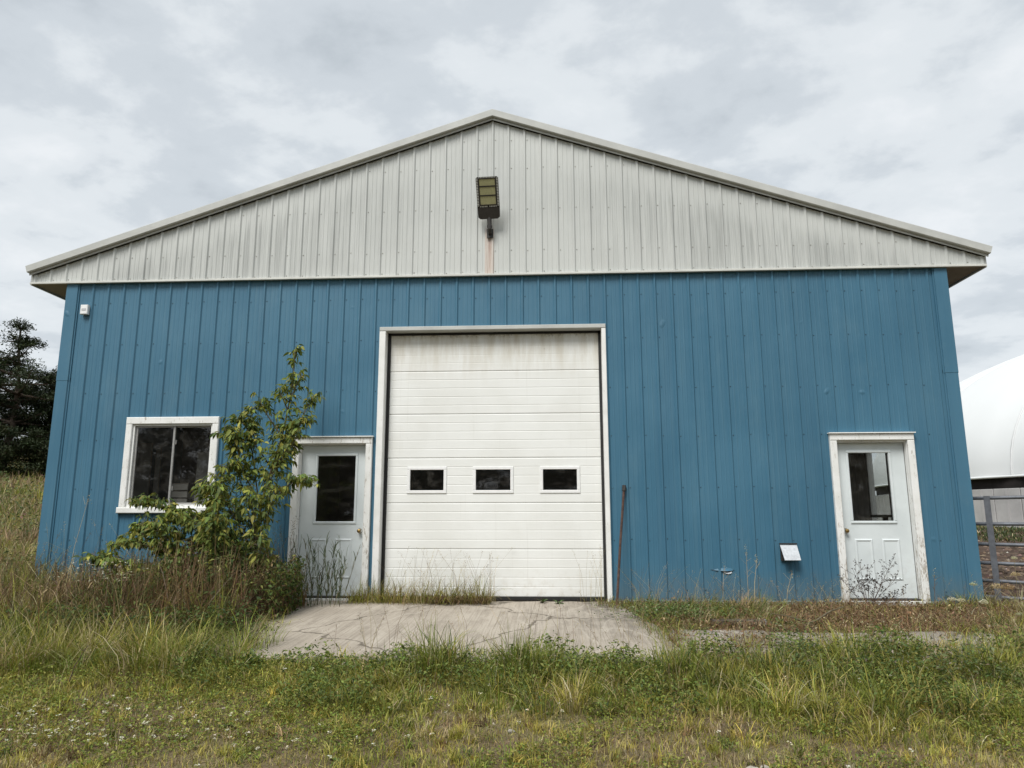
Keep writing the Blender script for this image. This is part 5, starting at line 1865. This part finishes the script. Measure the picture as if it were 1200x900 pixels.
# ------------------------------------------------------------------ single plants
def reed_clump():
    c0 = Vector((3.95, -0.42, -0.05))
    o = empty('reed_grass', c0)
    tag(o, 'coarse blue-green reed grass clump in front of the left door', 'grass clump')
    bag = Bag()
    n = 40
    bx = U(n, 3.6, 4.32)
    by = U(n, -0.6, -0.3)
    hs = U(n, 0.35, 0.9)
    lean = U(n, -0.25, 0.35)
    P0 = np.stack([bx, by, APZ(by)], -1)
    P1 = P0 + np.stack([lean * hs, -0.1 * hs, hs], -1)
    cs_ = pal([(0.10, 0.12, 0.06), (0.2, 0.18, 0.1)], [2, 1], n)
    bag.add(tubes_stems(P0, P1, np.full(n, 0.003), cs_))
    for q in range(9):
        t_ = U(n, 0.15, 1.0)
        P = P0 + (P1 - P0) * t_[:, None]
        cc = pal([(0.075, 0.105, 0.055), (0.11, 0.135, 0.07), (0.15, 0.14, 0.08)], [3, 2, 1], n)
        bag.add(blades(P, U(n, 0, 6.28), U(n, 0.09, 0.2), U(n, 0.6, 1.7), U(n, 0.007, 0.013), cc, 3))
    # one seed plume leaning at the left casing
    n = 5
    bx = U(n, 3.5, 3.62)
    by = np.full(n, -0.5)
    z = APZ(by)
    seed_stems(bag, bx, by, U(n, 0.8, 1.1), pal(STRAW, [1, 1, 1], n), pal([(0.16, 0.15, 0.11)], [1], n), 0.25, 0.2, z, 40, 0.002, 0.02, 0.02)
    tag(bag.build('blades', M['grass'], o))


reed_clump()


def dock_plant():
    c0 = Vector((10.72, -0.33, -0.06))
    o = empty('dried_dock_plant', c0)
    tag(o, 'dead branching weed with dark brown seeds before the right door', 'weed')
    st = MB()
    tips = []
    for q in range(11):
        a = math.radians(-45 + q * 12 + random.uniform(-5, 5))
        L = random.uniform(0.45, 0.74)
        p0 = Vector((random.uniform(-.03, .03), random.uniform(-.03, .03), 0))
        d1 = Vector((math.sin(a) * 0.75, random.uniform(-.25, .15), math.cos(a)))
        p1 = p0 + d1 * L * 0.5
        p2 = p1 + Vector((d1.x * 0.9, d1.y, d1.z * 0.95)) * L * 0.5
        if p2.x < -0.28:
            p2.x = -0.28
        st.tube([p0, p1, p2], [0.0035, 0.0025, 0.0014], 5)
        for r_ in range(11):
            t_ = random.uniform(0.3, 1.0)
            b0 = p1.lerp(p2, (t_ - .5) * 2) if t_ > .5 else p0.lerp(p1, t_ * 2)
            b1 = b0 + Vector((random.gauss(0, .07), random.gauss(0, .05), random.uniform(.03, .12)))
            st.tube([b0, b1], [0.0018, 0.001], 4)
            tips += [b1, b0.lerp(b1, .6)]
        tips.append(p2)
    st.build('stems', M['rust'], o)
    bag = Bag()
    T = np.array(tips) + np.array(c0)
    for q in range(4):
        n = len(T)
        bag.add(leaves(T + rng.normal(0, 0.005, (n, 3)), U(n, 0, 6.28), U(n, -.6, 1.2), U(n, 0.013, 0.024), U(n, 0.010, 0.018), pal([(0.035, 0.022, 0.016), (0.06, 0.035, 0.022)], [2, 1], n)))
    tag(bag.build('seed_clusters', M['leaf'], o), kind='stuff')


dock_plant()


def wild_carrot(base, head, r, label, col):
    base, head = Vector(base), Vector(head)
    o = empty('wild_carrot', base)
    tag(o, label, 'wildflower', 'wild carrot seed heads near the gate')
    st = MB()
    d = head - base
    mid = d * 0.55 + Vector((d.x * -0.08, 0, 0.02))
    st.tube([(0, 0, 0), mid, d], [0.003, 0.0024, 0.0018], 5)
    for q in range(10):
        a = q * 0.628
        st.tube([d, d + Vector((math.cos(a) * r * .8, math.sin(a) * r * .8, r * .7))], 0.0009, 3, False)
    st.build('stem', mat_carrot, o)
    bag = Bag()
    n = 150
    a, rr = U(n, 0, 6.28), np.sqrt(U(n, 0, 1)) * r
    P = np.stack([np.cos(a) * rr, np.sin(a) * rr, r * .35 + (np.sqrt(np.maximum(0, 1 - (rr / r) ** 2)) * r * .75) * U(n, -.5, 1)], -1) + np.array(head)
    bag.add(leaves(P, a, U(n, 0.2, 1.4), U(n, r * .22, r * .4), U(n, r * .14, r * .26), pal([col], [1], n, .14)))
    tag(bag.build('seed_head', M['leaf'], o), kind='stuff')


mat_carrot = mat_plain('carrot_stem', (0.30, 0.25, 0.14), 0.8, 0.2, 20)
TAN, CRM = (0.42, 0.33, 0.19), (0.60, 0.56, 0.42)
for b_, h_, r_, lab, c_ in [
    ((12.05, -1.55, -0.1), (11.83, -0.95, 0.235), 0.045, 'tan wild carrot head before the lowest gate rail, on a slanting stem', TAN),
    ((12.1, -1.1, -0.1), (11.98, -0.9, 0.22), 0.05, 'brown open wild carrot head right beside the slanting one', (0.34, 0.24, 0.14)),
    ((12.2, -1.2, -0.1), (12.08, -0.9, 0.37), 0.034, 'wild carrot head just below the fourth gate rail', TAN),
    ((12.26, -0.9, -0.1), (12.22, -0.9, 0.545), 0.034, 'highest brownish wild carrot head at the picture edge', (0.40, 0.27, 0.17)),
    ((12.18, -0.8, -0.1), (12.12, -0.85, 0.55), 0.026, 'pale wild carrot head level with the fourth gate rail', CRM),
    ((11.46, -1.0, -0.1), (11.36, -0.9, 0.10), 0.034, 'cream wild carrot head low by the right door casing', CRM),
    ((11.55, -1.05, -0.1), (11.46, -0.9, 0.09), 0.032, 'second low cream wild carrot head right of the door casing', CRM),
    ((11.78, -1.0, -0.1), (11.70, -0.9, 0.07), 0.035, 'cream wild carrot head at the foot of the barn corner', CRM),
    ((11.66, -1.0, -0.1), (11.61, -0.9, 0.265), 0.028, 'small green-white wild carrot head against the blue corner', (0.42, 0.44, 0.28)),
    ((11.98, -1.3, -0.12), (11.92, -1.15, -0.02), 0.026, 'little pale green wild carrot head in the weeds below the gate', (0.40, 0.42, 0.26)),
    ((12.08, -1.25, -0.12), (12.06, -1.1, 0.0), 0.026, 'small green wild carrot head rightmost in the weeds below the gate', (0.36, 0.40, 0.22)),
]:
    wild_carrot(b_, (h_[0], h_[1] - .1, h_[2] + .015), r_ * 1.2, lab, tuple(min(.75, q * 1.25) for q in c_))


def leafy_weed(c, label, nl, L, W, cols, up=(0.35, 1.2), name='leafy_weed'):
    c = Vector(c)
    o = empty(name, c)
    tag(o, label, 'weed')
    for q in range(nl):
        a = q * 2.4 + random.uniform(-.3, .3)
        el = random.uniform(*up)
        ll, ww = L * random.uniform(.7, 1.1), W * random.uniform(.8, 1.1)
        d = Vector((math.cos(a) * math.cos(el), math.sin(a) * math.cos(el), math.sin(el)))
        s = Vector((-math.sin(a), math.cos(a), 0))
        ns = 6
        mbl = MB()
        vs = []
        for i in range(ns + 1):
            t_ = i / ns
            droop = -0.45 * t_ * t_ * ll * math.cos(el)
            p = d * ll * t_ + Vector((0, 0, droop))
            wd = ww * (math.sin(math.pi * min(1, t_ * 0.93 + 0.07)) ** 0.8) * (1.0 if i % 2 else 0.72)
            lift = Vector((0, 0, wd * 0.28))
            vs += [p + s * wd / 2 + lift, p, p - s * wd / 2 + lift]
        fs = []
        for i in range(ns):
            fs += [(3 * i, 3 * i + 3, 3 * i + 4, 3 * i + 1), (3 * i + 1, 3 * i + 4, 3 * i + 5, 3 * i + 2)]
        mbl.add(vs, fs)
        cc = cols[q % len(cols)]
        ob = mbl.build('leaf', leaf_mats[cc], o, True)


leaf_mats = {'fresh': mat_plain('fresh_leaf', (0.10, 0.175, 0.03), 0.45, 0.2, 25), 'mid': mat_plain('mid_leaf', (0.07, 0.12, 0.03), 0.5, 0.25, 25),
             'dull': mat_plain('dull_leaf', (0.09, 0.10, 0.045), 0.6, 0.25, 25), 'red': mat_plain('reddish_leaf', (0.15, 0.08, 0.045), 0.6, 0.25, 25)}
g = lambda x, y: float(gz(x, y))
leafy_weed((4.42, -3.42, g(4.42, -3.42)), 'bright green broad-leaved weed at the left front edge of the concrete', 15, 0.22, 0.06, ['fresh', 'fresh', 'mid'])
leafy_weed((6.78, -0.18, APZ(-.18)), 'small dark weed growing at the foot of the overhead door', 9, 0.12, 0.035, ['mid', 'dull'], (0.2, 1.4))
leafy_weed((6.98, -0.22, APZ(-.22)), 'low sprawling weed on the apron, right of the small dark weed', 9, 0.13, 0.035, ['dull', 'mid'], (0.1, 0.8))
leafy_weed((5.62, -5.0, g(5.62, -5.0)), 'dull green rosette weed low in the lawn, front centre left', 10, 0.09, 0.035, ['dull', 'mid'], (0.1, 0.6))
leafy_weed((4.75, -4.55, g(4.75, -4.55)), 'grey-green rosette weed in the lawn beside small white flowers', 9, 0.08, 0.035, ['dull'], (0.1, 0.7))
leafy_weed((10.6, -2.95, g(10.6, -2.95)), 'green leafy weed at the edge of the pale slab', 16, 0.15, 0.045, ['mid', 'fresh', 'mid'], (0.2, 1.2))
leafy_weed((9.95, -2.9, g(9.95, -2.9)), 'leafy weed in the gap left of the pale slab', 15, 0.16, 0.05, ['mid', 'fresh', 'dull'], (0.3, 1.2))
leafy_weed((4.05, -2.6, g(4.05, -2.6)), 'yellowing weed at the left rim of the concrete', 13, 0.14, 0.035, ['dull', 'fresh', 'red'], (0.3, 1.1))


def stalk(x, y, h, lean, label, nb=3, c=(0.4, 0.34, 0.22)):
    z = g(x, y)
    o = empty('dry_stalk', (x, y, z - .01))
    tag(o, label, 'stalk', 'dry stalks by the wall')
    m_ = MB()
    top = Vector((lean * h, 0.03, h))
    m_.tube([(0, 0, 0), (lean * h * .35, .01, h * .55), top], [0.0045, 0.0035, 0.002], 5)
    for q in range(nb):
        t_ = random.uniform(.45, .95)
        b0 = Vector((lean * h * t_ * .9, .01, h * t_))
        m_.tube([b0, b0 + Vector((random.choice((-1, 1)) * random.uniform(.03, .1), random.uniform(-.04, .02), random.uniform(.03, .11)))], [0.0022, 0.0012], 4)
    m_.build('stem', mat_plain('dry_stem', c, 0.8, 0.2, 25), o)
    bag = Bag()
    n = 26
    P = np.array([x, y, z]) + np.array(top) + rng.normal(0, 1, (n, 3)) * np.array([.012, .012, .04]) - np.array([0, 0, .03])
    bag.add(leaves(P, U(n, 0, 6.28), U(n, .2, 1.4), U(n, .012, .024), U(n, .005, .01), pal(STRAW, [1, 1, 1], n)))
    tag(bag.build('seed_head', M['grass'], o), kind='stuff')


stalk(9.33, -0.45, 0.60, 0.12, 'pale forked dry stalk standing between the torn flap and the vent')
stalk(9.72, -0.4, 0.42, 0.25, 'dry stalk rising right under the vent hood', 2)
stalk(9.28, -0.40, 0.68, 0.02, 'thin dry stalk with side twigs left of the forked one', 5, (0.3, 0.26, 0.19))
stalk(8.98, -0.35, 0.5, 0.1, 'grey dry stalk in front of the torn steel lip', 4, (0.3, 0.27, 0.22))
stalk(10.42, -0.4, 0.34, -0.05, 'short dry plume left of the right door', 4, (0.34, 0.29, 0.2))
stalk(11.45, -0.45, 0.42, 0.1, 'dark thin stalk against the right casing of the right door', 3, (0.12, 0.09, 0.07))
stalk(0.75, -0.5, 1.35, 0.12, 'tall pale grass stalk rising against the blue wall left of the window', 2, (0.42, 0.38, 0.28))
stalk(-0.45, -1.6, 0.95, 0.02, 'dark branching dead stalk at the far left before the field', 7, (0.07, 0.05, 0.04))
stalk(3.2, -3.95, 0.33, 0.35, 'dark bent dead stalk low in the lawn at far left', 3, (0.08, 0.055, 0.04))

# fallen branch and board in the dry bed
fb = empty('fallen_branch', (9.55, -1.62, -0.06))
tag(fb, 'bare forked branch lying in the dead grass left of the pale slab', 'branch')
MB().tube([(-0.12, -0.12, 0.0), (0.08, -0.03, 0.05), (0.26, 0.06, 0.13), (0.42, 0.1, 0.17)], [0.012, 0.011, 0.009, 0.004], 6).build('limb', M['bark'], fb)
MB().tube([(-0.02, -0.05, 0.035), (-0.2, -0.0, 0.09), (-0.36, 0.03, 0.11)], [0.008, 0.006, 0.003], 5).tube([(0.2, 0.03, 0.1), (0.25, -0.07, 0.16), (0.36, -0.1, 0.21)], [0.006, 0.004, 0.002], 5).build('twig', M['bark'], fb)
bd = empty('old_board', (8.85, -1.55, -0.075))
tag(bd, 'dark rotten board lying along the edge of the walk', 'board')
m_ = MB()
m_.bbox(-0.27, 0.27, -0.06, 0.06, 0.0, 0.055, 0.008)
m_.build('plank', M['wood'], bd)
MB().box(0.273, 0.285, -0.05, 0.05, 0.004, 0.06).build('end_clip', M['galv'], bd)


def stone(x, y, r, label):
    o = empty('field_stone', (x, y, g(x, y)))
    tag(o, label, 'stone', 'stones in the lawn')
    vs, fs = [], []
    nu, nv_ = 9, 6
    for j in range(nv_ + 1):
        for i in range(nu):
            a, e_ = 2 * math.pi * i / nu, math.pi * (j / nv_ - .5)
            q = r * random.uniform(.82, 1.1)
            vs.append((q * math.cos(a) * math.cos(e_), q * .8 * math.sin(a) * math.cos(e_), q * .6 * math.sin(e_) + r * .3))
    for j in range(nv_):
        for i in range(nu):
            fs.append((j * nu + i, j * nu + (i + 1) % nu, (j + 1) * nu + (i + 1) % nu, (j + 1) * nu + i))
    MB().add(vs, fs).build('rock', M['stone'], o)


stone(8.02, -5.08, 0.05, 'pale stone in the lawn at the bottom edge of the picture')
stone(8.10, -5.02, 0.03, 'smaller pale stone touching the bigger one at the bottom edge')
stone(6.62, -4.55, 0.025, 'small flat stone in dry grass below the apron centre')


# ------------------------------------------------------------------ trees beyond the field
def pine(base, H, R0, label, nwh=13, lean=0.0, fill=1.0, seed=1, colr=((0.022, 0.034, 0.015), (0.032, 0.045, 0.018), (0.045, 0.052, 0.024)), start=0.18, ragged=0.5):
    rs = random.Random(seed)
    base = Vector(base)
    o = empty('pine_tree', base)
    tag(o, label, 'tree', 'trees beyond the field')
    tr = MB()
    pts = [Vector((lean * H * t_ ** 1.5 + 0.12 * math.sin(t_ * 7 + seed), 0.1 * math.sin(t_ * 5), H * t_)) for t_ in np.linspace(0, 1, 9)]
    tr.tube(pts, [0.024 * H * (1 - .9 * i / 8) + .02 for i in range(9)], 8)
    cl = []
    nb = 0
    for w_ in range(nwh):
        t_ = start + (1 - start) * (w_ + rs.uniform(.1, .9)) / nwh
        zc = H * t_
        prof = min(1.0, (1 - t_) * 1.9 + 0.16) * (0.75 + ragged * rs.uniform(-.6, .9))
        c = pts[0].lerp(pts[-1], t_)
        fi = t_ * 8
        ii = min(int(fi), 7)
        c = pts[ii].lerp(pts[ii + 1], fi - ii)
        for b_ in range(rs.randint(4, 6)):
            a = rs.uniform(0, 6.28)
            L = R0 * prof * rs.uniform(.5, 1.15)
            e_ = c + Vector((math.cos(a) * L, math.sin(a) * L, L * rs.uniform(-.12, .34)))
            m2 = c.lerp(e_, .5) + Vector((0, 0, -.06 * L))
            tr.tube([c, m2, e_], [.05 + .01 * L, .03, .012], 5, False)
            nc = max(2, int(L / .28 * fill))
            for q in range(nc):
                f = .3 + .7 * (q + rs.random()) / nc
                p = (c.lerp(m2, f * 2) if f < .5 else m2.lerp(e_, f * 2 - 1)) + Vector((rs.gauss(0, .16), rs.gauss(0, .16), rs.uniform(-.02, .22)))
                cl.append((p, rs.uniform(.22, .46)))
    tr.build('trunk', M['pine_bark'], o, True)
    C = np.array([tuple(c_[0]) for c_ in cl])
    S = np.array([c_[1] for c_ in cl])
    per = 40
    n = len(C) * per
    d = rng.normal(0, 1, (n, 3))
    d /= np.linalg.norm(d, axis=1)[:, None]
    P = np.repeat(C, per, 0) + d * (np.repeat(S, per) * U(n, .15, 1) ** .6)[:, None] * np.array([1.15, 1.15, .62])
    P += np.array(base)
    cc = np.repeat(pal(colr, [3, 3, 1], len(C), .2), per, 0) * (1 + rng.normal(0, .15, (n, 1)))
    bag = Bag()
    bag.add(leaves(P, U(n, 0, 6.28), U(n, -.4, 1.3), U(n, .10, .22), U(n, .03, .075), np.clip(cc, .006, .2)))
    tag(bag.build('crown', M['needle'], o), kind='stuff')


def pg(x, y):
    return (x, y, float(gz(x, y)) - 0.1)


pine(pg(-18.3, 22.2), 7.3, 2.6, 'tallest ragged dark pine left of the barn against the sky', 16, 0.02, 1.15, 4, ragged=.95)
pine(pg(-20.2, 23.5), 6.0, 2.4, 'dark pine cut by the left picture edge beside the tallest one', 13, -0.02, 1.3, 9)
pine(pg(-18.2, 25.0), 5.4, 2.5, 'dense low dark pine behind the tallest pine', 14, 0.0, 1.5, 12, start=.03, ragged=.3)
pine(pg(-16.6, 24.6), 4.6, 2.2, 'small dense pine touching the blue corner of the barn', 13, 0.0, 1.6, 17, start=.03, ragged=.3)
pine(pg(-16.4, 28.5), 5.2, 2.4, 'dark pine farther back, just left of the barn corner', 13, 0.0, 1.5, 23, start=.03, ragged=.3)
BR = ((0.03, 0.045, 0.018), (0.042, 0.055, 0.022), (0.06, 0.06, 0.03))
pine(pg(-20.3, 21.0), 3.6, 2.2, 'bushy young pine low at the left picture edge', 10, 0.0, 1.7, 29, start=.02, ragged=.3, colr=BR)
pine(pg(-18.2, 20.4), 2.4, 1.8, 'lowest bushy pine at the top of the field', 8, 0.0, 1.8, 31, start=.02, ragged=.3, colr=BR)
pine(pg(-16.5, 21.8), 2.2, 1.7, 'low bushy pine close to the barn corner at the top of the field', 8, 0.0, 1.8, 37, start=.02, ragged=.3, colr=BR)

# the wood behind the camera, seen only as dark reflections in the panes
srcs = [o for o in bpy.data.objects if o.name.startswith('pine_tree')][2:6]
bx_ = -17.0
q_ = 0
while bx_ < 30:
    src = srcs[q_ % len(srcs)]
    r_ = src.copy()
    COL.objects.link(r_)
    yb = -27.0 - 3.0 * random.random()
    r_.location = (bx_, yb, float(gz(bx_, yb)) - .1)
    sc_ = random.uniform(1.25, 1.9)
    r_.scale = (sc_, sc_, sc_)
    r_.rotation_euler = (0, 0, random.uniform(0, 6))
    tag(r_, 'dark pine of the wood mirrored in the door panes', 'tree', 'mirrored wood behind the viewer')
    for ch in src.children:
        c_ = ch.copy()
        COL.objects.link(c_)
        c_.parent = r_
    bx_ += random.uniform(2.6, 3.8)
    q_ += 1
